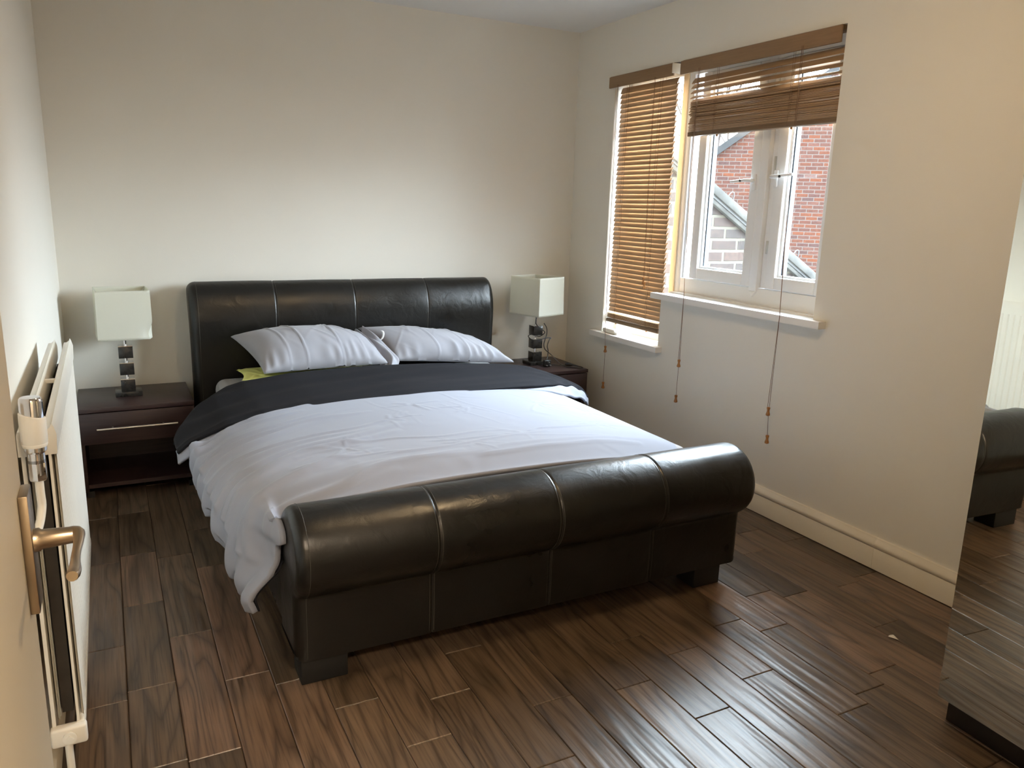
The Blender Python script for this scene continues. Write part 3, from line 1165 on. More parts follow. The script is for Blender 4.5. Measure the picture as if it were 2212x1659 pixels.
# packaging fold lines
creases += [(-1.40, -1.15, -1.22, -1.62, .004, .003), (-1.45, -1.35, -1.33, -1.70, .0035, .0025), (-1.72, -1.15, -1.60, -1.62, .0035, .0015), (-1.05, -1.15, -.93, -1.75, .0035, .002),
            (-2.05, -1.98, -1.4, -2.03, .008, .004), (-2.2, -1.86, -1.55, -1.93, .008, .005), (-1.7, -1.80, -.95, -1.98, .007, .004), (-1.5, -1.98, -.8, -1.99, .006, .004), (-1.9, -1.93, -1.2, -1.86, .010, .007), (-1.6, -2.04, -.9, -2.03, .010, .008), (-1.25, -1.82, -.75, -1.80, .008, .006), (-2.0, -1.70, -1.35, -1.80, .010, .006)]
# long draped folds that run out over the left edge
folds = []
for k in range(17):
    yl = -1.12 - k * .072 + rc.uniform(-.02, .02)
    folds.append((-2.42, yl - .10 - .004 * k, rc.uniform(-2.0, -1.6), yl + rc.uniform(-.02, .10) - .02, rc.uniform(.010, .024), rc.uniform(.009, .021)))


def seg_d(px_, py_, s_):
    x0, y0, x1, y1 = s_[:4]
    dx, dy = x1 - x0, y1 - y0
    L2 = dx * dx + dy * dy
    t_ = ((px_ - x0) * dx + (py_ - y0) * dy) / L2
    tc_ = max(0, min(1, t_))
    ex, ey = px_ - x0 - tc_ * dx, py_ - y0 - tc_ * dy
    return math.sqrt(ex * ex + ey * ey), tc_


def wrinkle(x, y, side):
    """height offset in metres. side 0 on top -> 1 on the hanging left side"""
    h = 0.006 * mn.noise(Vector((x * 2.2, y * 2.6, 3.1)))
    wx = x + .05 * mn.noise(Vector((x * 4, y * 4, 9)))
    wy = y + .05 * mn.noise(Vector((x * 4, y * 4, 19)))
    hc = 0.0
    for s_ in creases:
        if abs(x - (s_[0] + s_[2]) / 2) > .45 or abs(y - (s_[1] + s_[3]) / 2) > .35:
            continue
        d, t_ = seg_d(wx, wy, s_)
        if d < s_[4] * 4:
            hc = max(hc, s_[5] * ridge(d, s_[4]) * (1 - .6 * t_) * smooth(0, .12, t_))
    h += hc
    k = smooth(-1.55, -2.2, x)
    if k > 0.0:
        for s_ in folds:
            d, t_ = seg_d(wx, wy, s_)
            if d < s_[4] * 3.5:
                h += s_[5] * ridge(d, s_[4]) * (1 - t_) ** .6
    return h


def cross_normal(pts, i):
    a, b = pts[max(0, i - 1)], pts[min(len(pts) - 1, i + 1)]
    t_ = (b - a).normalized()
    return Vector((-t_.z, 0, t_.x))


dv = thing('duvet', (-1.43, -1.5, 0.5), 'light grey cotton duvet with its charcoal side turned back, spread over the bed', 'duvet')
YS, YE = -0.62, -2.062
NV = 210
rows = []
for j in range(NV + 1):
    v = j / NV
    row = []
    ybase = YS + (YE - YS) * v
    sec_cache = catmull(duvet_section(ybase), NS_)
    for i in range(NS_ + 1):
        s_ = i / NS_
        ext = smooth(-2.255, -2.30, sec_cache[i].x) * .085 * smooth(.80, 1.0, v) + smooth(.085, .0, s_) * .03 * smooth(.80, 1.0, v) 
        inn = smooth(-2.275, -2.24, sec_cache[i].x) * smooth(.40, .44, sec_cache[i].z)
        ext += .066 * smooth(.88, 1, v) * max(inn, smooth(.40, .44, sec_cache[i].z))
        tuck = .040 * smooth(.93, 1, v) * inn
        y = ybase - ext
        if i < 90 and ext > 0.03 and inn < .5:
            q = catmull(duvet_section(y), NS_)[i] if i % 1 == 0 else sec_cache[i]
        else:
            q = sec_cache[i]
        nv_ = cross_normal(sec_cache, i)
        side = smooth(.12, .0, s_)
        # horizontal wrinkle coordinate keeps running down the hanging side
        xx = q.x - (0.5 - q.z) * side * .8
        h = wrinkle(xx, y, side)
        h += side * smooth(-1.05, -1.35, y) * 0.010 * math.sin(y * 46 + 2.2 * math.sin(y * 9)) + side * smooth(-1.05, -1.35, y) * .008 * mn.noise(Vector((0, y * 20, q.z * 8)))
        # the foot corner wraps in against the footboard
        wrap = smooth(.90, 1.0, v) * smooth(.235, .36, q.z) * (1 if q.x < -2.262 else 0)
        h *= 1 - .7 * wrap
        p3 = Vector((q.x + (-2.268 - q.x) * wrap, y - .012 * wrap, q.z - tuck)) + nv_ * h
        # hem scallops
        if s_ < .02:
            p3.z += .008 * math.sin(y * 31 + 1.0)
        row.append(p3)
    rows.append(row)
m = MB()
for row in rows:
    m.v += [tuple(q) for q in row]
W_ = NS_ + 1
for j in range(NV):
    for i in range(NS_):
        a = j * W_ + i
        m.f.append([a, a + 1, a + W_ + 1, a + W_])
m.build('grey_cover', M['duvet'], dv, smooth=True, angle=180, solid=0.016, soff=-1)
# charcoal underside showing at the hem corner beside the footboard
m = MB()
for j in range(150, NV + 1):
    for i in range(0, 26):
        q = rows[j][i]
        m.v.append((q.x + .019 + .0006 * i, q.y + .004 * (1 if i else .3), q.z + .004))
for j in range(NV - 150):
    for i in range(25):
        a = j * 26 + i
        m.f.append([a, a + 1, a + 27, a + 26])
m.build('charcoal_lining', M['charcoal'], dv, smooth=True, angle=180, solid=0.004, soff=0)


# turned-back charcoal band
def band_front(x):
    return lerp_table([(-2.46, -1.13), (-2.30, -1.15), (-2.1, -1.17), (-1.9, -1.175), (-1.5, -1.165), (-1.05, -1.135), (-.85, -1.12), (-.70, -1.085), (-.455, -.985)], x)


def band_back(x):
    return lerp_table([(-2.46, -.98), (-2.40, -.80), (-2.3, -.64), (-2.19, -.56), (-1.9, -.535), (-1.4, -.53), (-1.0, -.57), (-.80, -.62), (-.65, -.70), (-.55, -.80), (-.455, -.95)], x)


def band_z(x):
    return lerp_table([(-2.46, .408), (-2.42, .435), (-2.36, .462), (-2.26, .508), (-2.12, .543), (-1.90, .565), (-1.5, .575), (-1.1, .566), (-.86, .556), (-.70, .545), (-.60, .520), (-.52, .486), (-.46, .446)], x)


BXL, BXR = -2.452, -0.455


def band_pt(u, v, lift=0.0, fext=0.0):
    x = BXL + (BXR - BXL) * u
    zf = band_z(x)
    yb_, yf_ = band_back(x), band_front(x)
    # v: 0 under the back roll, .12 the back crest, 1 the front edge
    yy = yb_ + (yf_ - fext - yb_) * v
    rb_ = 0.030
    z_ = zf
    if v < .14:
        a = (v / .14)
        z_ = zf - rb_ * (1 - math.sin(a * PI / 2)) * 1.2
        yy = yb_ + (yf_ - yb_) * (.14 - .14 * math.cos(0) + .14 * (1 - math.cos(a * PI / 2)) * 1.0)
    e = smooth(.90, 1.0, v)
    z_ -= .012 * e + .012 * smooth(.14, .9, v) * 1.0
    ed = min(u, 1 - u)
    z_ -= .010 * smooth(.03, 0, ed)
    wr = .004 * mn.noise(Vector((x * 3, yy * 5, 1.5))) + .006 * mn.noise(Vector((x * 1.5 + yy * 1.2, yy * 9 - x * 2, 7))) * smooth(.03, .2, v)
    wr += .010 * smooth(.80, 1, u) * math.sin((x * 1.2 + yy * 1.1) * 40) * .6
    wr += .008 * smooth(.22, 0, u) * math.sin(yy * 30 + x * 6)
    return Vector((x, yy, z_ + wr + lift))


m = MB()
m.grid(lambda u, v: band_pt(u, v), 200, 60)
m.build('turned_back_band', M['charcoal'], dv, smooth=True, angle=180, solid=0.010, soff=-1, label='charcoal reverse side folded over at the top')


def lip_ext(u):
    x = BXL + (BXR - BXL) * u
    return .010 + .034 * smooth(-2.20, -2.36, x) * (1 - .95 * smooth(-2.38, -2.452, x)) + .045 * smooth(-.85, -.64, x) * (1 - smooth(-.53, -.455, x)) + .004 * math.sin(x * 14)


m = MB()
m.grid(lambda u, v: band_pt(u, .55 + .45 * v, -.016 - .022 * smooth(.6, 1, v) * (smooth(-2.1, -2.36, BXL + (BXR - BXL) * u) + smooth(-.85, -.62, BXL + (BXR - BXL) * u)) - .004 * smooth(.8, 1, v), lip_ext(u)), 200, 20)
m.build('folded_edge', M['duvet'], dv, smooth=True, angle=180, solid=0.010, soff=-1)


# ---------------------------------------------------------------- pillows
def pillow(name, TL, TR, BR, BL, thick, mat, label, seed, creases_u=(), cat='pillow', group=None, bulge_top=0.0, flat=0.30, n_=64, ears=1.0):
    c = (Vector(TL) + Vector(TR) + Vector(BR) + Vector(BL)) / 4
    th_ = thing(name, tuple(c), label, cat, group)
    TL, TR, BR, BL = map(Vector, (TL, TR, BR, BL))
    nr = ((TR - TL).cross(BL - TL)).normalized()
    if nr.y > 0 or nr.z < 0:
        nr = -nr if nr.z < 0 else nr
    m_ = MB()
    rp_ = random.Random(seed)
    ws = [(rp_.uniform(0, 1), rp_.uniform(0.0, 1), rp_.uniform(-.5, .5), rp_.uniform(.08, .25), rp_.uniform(.008, .03), rp_.uniform(.001, .005)) for _ in range(26)]

    def pt(u, v, sgn):
        # u,v in [0,1]; edges pulled in between the corners
        pu = 4 * u * (1 - u)
        pv = 4 * v * (1 - v)
        uu = u + .035 * ears * pv * (1 - 2 * u) * (1 if abs(1 - 2 * u) > 0 else 0)
        vv = v + .07 * ears * pu * (1 - 2 * v) * .6
        p_ = TL.lerp(TR, uu).lerp(BL.lerp(BR, uu), vv)
        h = thick * (max(0, pu) ** .42) * (max(0, pv) ** .50)
        p_ = p_ + nr * (h * (1.0 if sgn > 0 else -flat))
        if bulge_top:
            p_ += (TL - BL).normalized() * bulge_top * pu * (1 - v) * (1 - v)
        if sgn > 0:
            e = min(1, pu * 4) * min(1, pv * 6)
            w_ = .006 * mn.noise(Vector((u * 5 + seed, v * 3, 1))) * e
            for cu, dep in creases_u:
                w_ += dep * math.exp(-((u - cu - .03 * (v - .5)) / .006) ** 2)
            for (a, b, sl_, ln, wd, hh) in ws:
                dv_ = v - b
                du = (u - a) - sl_ * dv_
                if abs(dv_) < ln * 2:
                    w_ += hh * math.exp(-(du / wd) ** 2) * math.exp(-(dv_ / ln) ** 2)
            # gathers running in from the lower seam
            w_ += .004 * math.sin(u * 60 + 4 * math.sin(u * 9)) * smooth(.70, .97, v) * e
            w_ += .003 * math.sin(v * 40 + 5 * math.sin(v * 5)) * smooth(.88, 1.0, u) * e
            p_ += nr * w_
        return p_
    m_.grid(lambda u, v: pt(u, v, 1), n_ + 40, n_)
    m_.grid(lambda u, v: pt(u, v, -1), n_ + 40, n_)
    me_ = m_.build('pillowcase', mat, th_, smooth=True, angle=180)
    bm_ = bmesh.new()
    bm_.from_mesh(me_.data)
    bmesh.ops.remove_doubles(bm_, verts=bm_.verts, dist=.0008)
    bmesh.ops.recalc_face_normals(bm_, faces=bm_.faces)
    bm_.to_mesh(me_.data)
    bm_.free()
    return th_


CR = ((.20, .004), (.33, .006), (.62, .006), (.82, .003))
PL = pillow('pillow', (-2.115, -.235, .690), (-1.425, -.225, .650), (-1.385, -.520, .560), (-2.020, -.590, .565), .128, M['pillow'],
            'plump grey pillow leaning on the headboard at the left, over a yellow one', 3, CR, group='grey pillows on the bed', bulge_top=.018)
PR = pillow('pillow', (-1.455, -.200, .700), (-.760, -.190, .560), (-.640, -.500, .515), (-1.330, -.470, .560), .112, M['pillow'],
            'grey pillow leaning on the headboard on the window side of the bed', 9, ((.34, .006), (.60, .006), (.80, .003)), group='grey pillows on the bed', bulge_top=.022)
PY = pillow('pillow', (-2.10, -.25, .520), (-1.45, -.25, .515), (-1.45, -.55, .508), (-2.118, -.545, .530), .030, M['yellow'],
            'yellow pillow peeking out beneath the left grey pillow', 5, group=None)
# loose open end of the left pillowcase
m = MB()


FA = catmull([(-1.490, -.262, .690), (-1.450, -.370, .640), (-1.440, -.450, .590), (-1.430, -.520, .545)], 40)
FB = catmull([(-1.445, -.285, .708), (-1.400, -.360, .672), (-1.345, -.420, .618), (-1.318, -.490, .572), (-1.352, -.545, .535)], 40)


def flap(u, v):
    k_ = min(40, int(v * 40 + .5))
    q = FA[k_].lerp(FB[k_], u)
    q.z += .012 * math.sin(u * 9 + 2.5 * v) + .008 * math.sin(u * 17 - v * 4)
    q.y -= .020 * math.sin(u * PI) + .006 * math.sin(v * 13 + u * 5)
    return q


m.grid(flap, 28, 40)
m.build('open_end', M['pillow'], PL, smooth=True, angle=180, solid=.003, label='loose crumpled opening of the pillowcase')
m = MB()
m.grid(lambda u, v: Vector((-1.375 + .012 * u + .012 * math.sin(v * 5), -.345 - .02 * v, .705 - .060 * v + .006 * math.sin(v * 8))), 2, 14)
m.build('care_tag', M['tag_white'], PR, smooth=True, angle=180, solid=.001, label='small white ribbon tag')

# ---------------------------------------------------------------- nightstands
def nightstand(x0, label):
    t_ = thing('nightstand', (x0 + .245, -.235, 0), label, 'nightstand', 'dark nightstands flanking the bed')
    x1, yf, yb = x0 + .490, -.450, -.024
    MB().box(x0, x1, yf - .006, yb, .410, .430).build('top', M['wenge'], t_, bevel=.0015)
    for a, b in ((x0 + .002, x0 + .022), (x1 - .022, x1 - .002)):
        MB().box(a, b, yf + .016, yb, 0.03, .4095).build('side_panel', M['wenge'], t_, bevel=.001)
    MB().box(x0 + .0225, x1 - .0225, yb - .012, yb - .002, .06, .409).build('back_panel', M['wenge'], t_)
    MB().box(x0 + .0225, x1 - .0225, yf + .016, yb - .0125, .258, .272).build('shelf', M['wenge'], t_)
    MB().box(x0 + .0225, x1 - .0225, yf + .012, yb - .0125, .050, .068).build('bottom_board', M['wenge'], t_)
    d_ = MB().box(x0 + .003, x1 - .003, yf - .004, yf + .0155, .262, .406).build('drawer', M['wenge'], t_, bevel=.0015)
    m_ = MB().tube([(x0 + .075, yf - .030, .336), (x1 - .078, yf - .030, .336)], .0052, 12)
    m_.tube([(x0 + .14, yf - .030, .336), (x0 + .14, yf - .004, .336)], .004, 10)
    m_.tube([(x1 - .14, yf - .030, .336), (x1 - .14, yf - .004, .336)], .004, 10)
    m_.build('handle', M['steel'], d_, smooth=True)
    for a in (x0 + .012, x1 - .042):
        MB().box(a, a + .03, yf + .03, yf + .06, 0, .030).build('foot', M['black_plastic'], t_)
        MB().box(a, a + .03, yb - .06, yb - .03, 0, .030).build('foot', M['black_plastic'], t_)
    return t_


n1 = nightstand(-2.812, 'dark wenge nightstand between the radiator and the headboard')
n2 = copy_tree(n1)
n2.location.x += (-.605 + 2.812)
n2['label'] = 'dark wenge nightstand in the corner by the window wall'


# ---------------------------------------------------------------- table lamps
def lamp(cx, cyy, rot_shade, zs, label, sx=1.0, dent=True):
    t_ = thing('table_lamp', (cx, cyy, .430), label, 'table lamp', 'block table lamps on the nightstands')
    MB().box(cx - .058, cx + .058, cyy - .052, cyy + .052, .430, .452).build('base', M['block'], t_, bevel=.0015)
    zc = (.4525, .531, .612)
    tops = (.511, .590, .671)
    for a, b in zip(zc, tops):
        MB().box(cx - .031, cx + .031, cyy - .031, cyy + .031, a, b - .003).build('block', M['block'], t_, bevel=.001)
        MB().box(cx - .031, cx + .031, cyy - .031, cyy + .031, b - .0029, b).build('chrome_cap', M['chrome'], t_)
    for a, b in ((.511, .531), (.590, .612), (.671, zs + .02)):
        m_ = MB().tube([(cx, cyy, a), (cx, cyy, b)], .0068, 14)
        m_.build('stem', M['chrome'], t_, smooth=True)
    m_ = MB().tube([(cx, cyy, zs - .008), (cx, cyy, zs + .012), (cx, cyy, zs + .014), (cx, cyy, zs + .06)], [.011, .013, .017, .017], 14)
    m_.build('bulb_socket', M['black_plastic'], t_, smooth=True)
    m_ = MB()
    h_, hb_, ht_ = .228, .1165, .113
    zz0 = zs

    def ring(s_, z_):
        """square ring, 24 points a side, slightly soft corners"""
        out = []
        n_s = 16
        cr, sr = math.cos(rot_shade), math.sin(rot_shade)
        crn = [(-1, -1), (1, -1), (1, 1), (-1, 1)]
        for a in range(4):
            p0_, p1_ = crn[a], crn[(a + 1) % 4]
            for k in range(n_s):
                f_ = k / n_s
                x_ = (p0_[0] + (p1_[0] - p0_[0]) * f_) * s_
                y_ = (p0_[1] + (p1_[1] - p0_[1]) * f_) * s_
                f2 = .0015 * math.sin(f_ * PI)
                x_ += f2 * (1 if a == 1 else -1 if a == 3 else 0)
                y_ += f2 * (-1 if a == 0 else 1 if a == 2 else 0)
                zf = (z_ - zz0) / h_
                if dent:   # crushed lower right corner
                    dd = math.hypot(x_ - s_, y_ + s_)
                    k_ = math.exp(-(dd / .035) ** 2) * math.exp(-((zf - .10) / .16) ** 2)
                    x_ -= .020 * k_ * sx
                    y_ += .012 * k_
                out.append((cx + x_ * cr - y_ * sr, cyy + x_ * sr + y_ * cr, z_))
        return out
    nz_ = 20
    for k in range(nz_ + 1):
        f_ = k / nz_
        m_.v += ring(hb_ + (ht_ - hb_) * f_, zz0 + h_ * f_)
    for k in range(nz_):
        for j in range(64):
            j2 = (j + 1) % 64
            m_.f.append([k * 64 + j, k * 64 + j2, (k + 1) * 64 + j2, (k + 1) * 64 + j])
    sh = m_.build('lamp_shade', M['shade'], t_, smooth=True, angle=35, solid=.0015, soff=-1)
    m_ = MB()
    cr, sr = math.cos(rot_shade), math.sin(rot_shade)

    def rr(x_, y_):
        return (cx + x_ * cr - y_ * sr, cyy + x_ * sr + y_ * cr)
    zr = zz0 + h_ - .03
    for a, b in ((1, 1), (-1, 1), (1, -1), (-1, -1)):
        m_.tube([(*rr(a * .111, b * .111), zr + .025), (*rr(a * .02, b * .02), zr - .10), (*rr(a * .015, b * .015), zz0 + .05)], .0012, 6)
    m_.build('shade_wire', M['steel'], sh)
    return t_


l1 = lamp(-2.592, -.215, math.radians(3), .712, 'table lamp of stacked dark cubes with a dented white square shade, beside the radiator')
l2 = lamp(-.345, -.205, math.radians(21), .738, 'table lamp of stacked dark cubes wound with its own flex, white shade turned cornerwise', dent=False)
# flex, inline switch and plug of the right lamp
zt_ = .430
m = MB()
path = [(-.345, -.215, .730), (-.362, -.232, .700), (-.366, -.245, .682), (-.345, -.256, .660), (-.315, -.250, .640), (-.300, -.235, .625), (-.318, -.205, .600), (-.350, -.165, .607), (-.385, -.185, .60),
        (-.384, -.242, .585), (-.345, -.262, .592), (-.29, -.262, .598), (-.268, -.262, .597)]
m.tube(catmull(path, 90), .0028, 8)
path = [(-.312, -.244, .686), (-.290, -.240, .655), (-.292, -.248, .62), (-.310, -.262, .590), (-.322, -.270, .56), (-.315, -.276, .53), (-.285, -.300, .50), (-.250, -.340, .455), (-.220, -.375, .436),
        (-.175, -.420, .4345), (-.145, -.435, .4345), (-.132, -.420, .4345), (-.142, -.385, .436), (-.165, -.350, .438)]
m.tube(catmull(path, 100), .0028, 8)
path = [(-.268, -.262, .597), (-.285, -.268, .585), (-.300, -.275, .55), (-.296, -.280, .52), (-.305, -.290, .49), (-.316, -.300, .472)]
m.tube(catmull(path, 40), .0028, 8)
path = [(-.195, -.325, .438), (-.235, -.305, .4345), (-.27, -.29, .4345), (-.30, -.285, .4345)]
m.tube(catmull(path, 30), .0028, 8)
cd = m.build('flex', M['black_plastic'], l2, smooth=True, label='thin black mains flex wound round the lamp')
m = MB()
m.tube([(-.163, -.352, .440), (-.172, -.343, .441), (-.188, -.329, .441), (-.197, -.322, .440)], [.006, .010, .010, .006], 12)
m.build('inline_switch', M['black_plastic'], cd, smooth=True)
m = MB()
pcx, pcy = -.318, -.305
m.box(pcx - .022, pcx + .022, pcy - .016, pcy + .010, .432, .472)
pl = m.build('plug', M['black_plastic'], cd, bevel=.005, segs=3)
m = MB()
m.box(pcx - .003, pcx + .003, pcy - .036, pcy - .016, .458, .466)
m.box(pcx - .015, pcx - .008, pcy - .033, pcy - .016, .440, .444)
m.box(pcx + .008, pcx + .015, pcy - .033, pcy - .016, .440, .444)
m.build('plug_pin', M['steel'], pl, bevel=.0008)

# ---------------------------------------------------------------- radiator
rad = thing('radiator', (-2.786, -2.075, 0.23), 'white double panel radiator on the left wall with vertical grooves', 'radiator')
RY0, RY1 = -2.585, -1.545
RZ0, RZ1 = .235, .925


def rad_panel(xf, xb, name):
    """grooved front face at xf (towards the room)"""
    m_ = MB()
    n = 156
    prof = []
    for k in range(n + 1):
        y_ = RY0 + .008 + (RY1 - RY0 - .016) * k / n
        ph = (k % 5)
        d = (0, 0, .0006, .0055, .0006)[ph]
        prof.append((xf - d, y_))
    i = 0
    for z_ in (RZ0 + .03, RZ1 - .058):
        m_.v += [(x_, y_, z_) for x_, y_ in prof]
    for k in range(n):
        m_.f.append([k, k + 1, n + 1 + k + 1, n + 1 + k])
    m_.box(xb, xf - .009, RY0 + .004, RY1 - .004, RZ0 + .004, RZ1 - .03)
    return m_.build(name, M['rad_white'], rad)


XF, XM1, XM2, XB = -2.757, -2.771, -2.803, -2.817
rad_panel(XF, XM1, 'front_panel')
rad_panel(XM2 + .002, XB, 'back_panel')
# lower edge seams of the front panel
MB().box(XM1 - .002, XF + .001, RY0, RY1, RZ0, RZ0 + .028).build('bottom_seam', M['rad_white'], rad, bevel=.004)


def rail(xc, name):
    """rolled top channel: raised lip on the room side, slanting to the inside"""
    prof = [(xc + .012, RZ1 - .060), (xc + .014, RZ1 - .020), (xc + .010, RZ1 - .004), (xc + .007, RZ1 + .003), (xc + .004, RZ1 - .004), (xc - .002, RZ1 - .009), (xc - .010, RZ1 - .010), (xc - .012, RZ1 - .018), (xc - .012, RZ1 - .060)]
    MB().prism_y(prof, RY0 - .001, RY1 + .001).build(name, M['rad_white'], rad, smooth=True, angle=50)


rail(-2.767, 'top_rail')
rail(-2.809, 'top_rail')
for y_ in (-2.10,):
    MB().box(-2.800, -2.776, y_ - .006, y_ + .006, RZ1 - .018, RZ1 - .008).build('bridge_strap', M['rad_white'], rad, bevel=.001)
MB().box(-2.7985, -2.7765, RY0 + .03, RY1 - .03, RZ0 + .04, RZ1 - .07).build('convector_fins', M['rad_shade'], rad, label='convector fins between the panels, coloured dark for the shade there')
m = MB().box(-2.822, -2.753, RY0 - .012, RY0 + .012, RZ0 - .018, RZ0 + .026)
en = m.build('end_fitting', M['rad_white'], rad, bevel=.006, segs=3)
m = MB().tube([(-2.786, RY0 - .010, RZ0 + .004), (-2.786, RY0 - .018, RZ0 + .004)], .0135, 18)
m.tube([(-2.786, RY0 - .018, RZ0 + .004), (-2.786, RY0 - .021, RZ0 + .004)], .008, 4)
m.build('blanking_plug', M['white_plastic'], en)
MB().box(XL + .001, -2.817, -1.75, -1.72, .50, .56).build('wall_bracket', M['rad_white'], rad)
MB().box(XL + .001, -2.817, -2.45, -2.42, .50, .56).build('wall_bracket', M['rad_white'], rad)
# thermostatic valve at the near top corner
vx, vy = -2.787, -2.632
va = MB().tube([(vx, vy, .828), (vx, vy, .832), (vx, vy, .852), (vx, vy, .866)], [.010, .0165, .0165, .0165], 6).build('valve', M['chrome'], rad, bevel=.001, label='chrome valve body with hexagonal nut')
m = MB().tube([(vx, vy, .842), (vx, vy, .872)], .0150, 24).tube([(vx, vy, .866), (vx, vy, .885), (vx, vy, .890), (vx, vy, .901)], [.0150, .0150, .0195, .0195], 24)
m.tube([(vx, vy, .862), (vx, -2.57, .862)], .0095, 14)
m.build('valve_neck', M['chrome'], va, smooth=True, angle=40)
m = MB()


def tilt_ring(z_, r_, sl):
    return [(vx + r_ * math.cos(a), vy + r_ * math.sin(a), z_ + sl * math.cos(a)) for a in [2 * PI * k / 32 for k in range(32)]]


def stack(mb, rings):
    i0 = len(mb.v)
    n = len(rings[0])
    for r_ in rings:
        mb.v += r_
    for k in range(len(rings) - 1):
        for j in range(n):
            j2 = (j + 1) % n
            mb.f.append([i0 + k * n + j, i0 + k * n + j2, i0 + (k + 1) * n + j2, i0 + (k + 1) * n + j])
    mb.f.append([i0 + j for j in range(n)])
    mb.f.append([i0 + (len(rings) - 1) * n + j for j in range(n)])


stack(m, [tilt_ring(.898, .0205, 0), tilt_ring(.903, .0222, 0), tilt_ring(.905, .0215, 0), tilt_ring(.907, .0225, 0), tilt_ring(.945, .0228, -.002), tilt_ring(.958, .0225, -.006), tilt_ring(.960, .0205, -.006)])
m.build('thermostat_head', M['white_plastic'], va, smooth=True, angle=40, label='white thermostat collar')
m = MB()
stack(m, [tilt_ring(.952, .0198, -.006), tilt_ring(.985, .0200, 0), tilt_ring(.991, .0190, 0), tilt_ring(.994, .0165, 0)])
m.build('thermostat_cap', M['chrome'], va, smooth=True, angle=50)
m = MB()
m.tube(catmull([(vx, vy, .835), (vx, vy, .80), (vx, vy, .775), (vx - .006, vy - .018, .745), (vx - .018, vy - .050, .720), (vx - .028, vy - .085, .700), (vx - .034, vy - .10, .66), (vx - .034, vy - .10, .60)], 40)
       + [Vector((vx - .034, vy - .10, .012))], .0078, 14)
m.build('pipe', M['rad_white'], rad, smooth=True)
m = MB().tube([(-2.79, RY0 - .004, RZ0 - .014), (-2.79, RY0 - .004, .0)], .0078, 14)
m.build('pipe', M['rad_white'], rad, smooth=True)

# ---------------------------------------------------------------- open door
DXF = -2.738
dr = MB().box(DXF - .038, DXF, YF + .03, -3.372, .008, 1.998).build('door_1', M['door_paint'], kind='structure', bevel=.002)
hp_ = MB().box(DXF - .0002, DXF + .009, -3.418, -3.376, .937, 1.068).build('handle_plate', M['bronze'], dr, bevel=.0015)
m = MB()
m.tube([(DXF + .008, -3.400, 1.013), (DXF + .014, -3.400, 1.013), (DXF + .016, -3.400, 1.013), (DXF + .046, -3.400, 1.013)], [.0125, .0125, .0105, .0088], 16)
m.tube(catmull([(DXF + .042, -3.396, 1.015), (DXF + .050, -3.404, 1.016), (DXF + .0505, -3.42, 1.014), (DXF + .048, -3.45, 1.009), (DXF + .0475, -3.475, 1.006), (DXF + .046, -3.495, 1.008)], 24),
       [.0060, .0066, .0066, .0062, .0058, .0054, .0052, .0050, .0048, .0046, .0045, .0044, .0044, .0044, .0045, .0046, .0048, .0052, .0056, .0060, .0063, .0064, .0064, .0061, .0052], 14)
m.build('lever', M['bronze'], hp_, smooth=True, angle=60)
m = MB()
for z_ in (1.052, 1.036, .968, .952):
    m.tube([(DXF - .010, -3.3725, z_), (DXF - .010, -3.369, z_)], .0035, 10)
m.build('latch_screw', M['chrome'], dr)
m = MB()
m.box(DX0, DX0 + .03, YF - .1, YF, 0, DZ).box(DX1 - .03, DX1, YF - .1, YF, 0, DZ).box(DX0 + .03, DX1 - .03, YF - .1, YF, DZ - .03, DZ)
m.box(DX1, DX1 + .06, YF, YF + .016, 0, DZ + .06).box(DX0 + .04, DX1, YF, YF + .016, DZ, DZ + .06)
m.build('trim_1', M['gloss_white'], kind='structure', bevel=.002)

# ---------------------------------------------------------------- mirrored wardrobe
wr_ = thing('wardrobe', (-.34, -3.65, 0), 'tall wardrobe with full height mirror doors against the window wall', 'wardrobe')
WX, WYA, WYB = -.680, -4.150, -3.157
MB().box(-.655, -.030, WYA, WYB - .02, .085, 2.18).build('carcass', M['carcass'], wr_, bevel=.002)
MB().box(-.640, -.05, WYA + .01, WYB - .01, 0.0, .0845).build('plinth', M['carcass'], wr_, bevel=.001)
for a, b in ((WYA, -3.6565), (-3.6535, WYB)):
    d_ = MB().box(WX + .004, WX + .022, a, b, .078, 2.17).build('mirror_door', M['steel'], wr_, bevel=.001, label='mirrored door with thin metal edge')
    mp_ = MB().box(WX, WX + .0038, a + .002, b - .002, .081, 2.167).build('mirror_panel', M['mirror'], d_)
    # the doors hang a touch out of plumb
    piv = Matrix.Translation((WX, 0, .08))
    for me_ in (d_, mp_):
        off = Matrix.Translation((-.34, -3.65, 0))
        me_.data.transform(off.inverted() @ piv @ Matrix.Rotation(math.radians(-.45), 4, 'Y') @ piv.inverted() @ off)
# and the whole wardrobe stands slightly askew to the wall
pv = Vector((WX, WYB, 0))
wr_.matrix_world = Matrix.Translation(pv) @ Matrix.Rotation(math.radians(-2.8), 4, 'Z') @ Matrix.Translation(-pv) @ Matrix.Translation((-.34, -3.65, 0))

# a flake of paint on the boards
m = MB()
m.grid(lambda u, v: Vector((-.395 + .010 * math.cos(u * 5.5) * (v + .2) * 1.2, -2.82 + .026 * (v - .5) + .003 * math.sin(u * 6), .002 + .002 * math.sin(u * 3))), 8, 4)
m.build('paint_flake', M['white_plastic'], smooth=True, solid=.0006, label='tiny pale paint flake lying on the floorboards near the wardrobe', cat='debris')

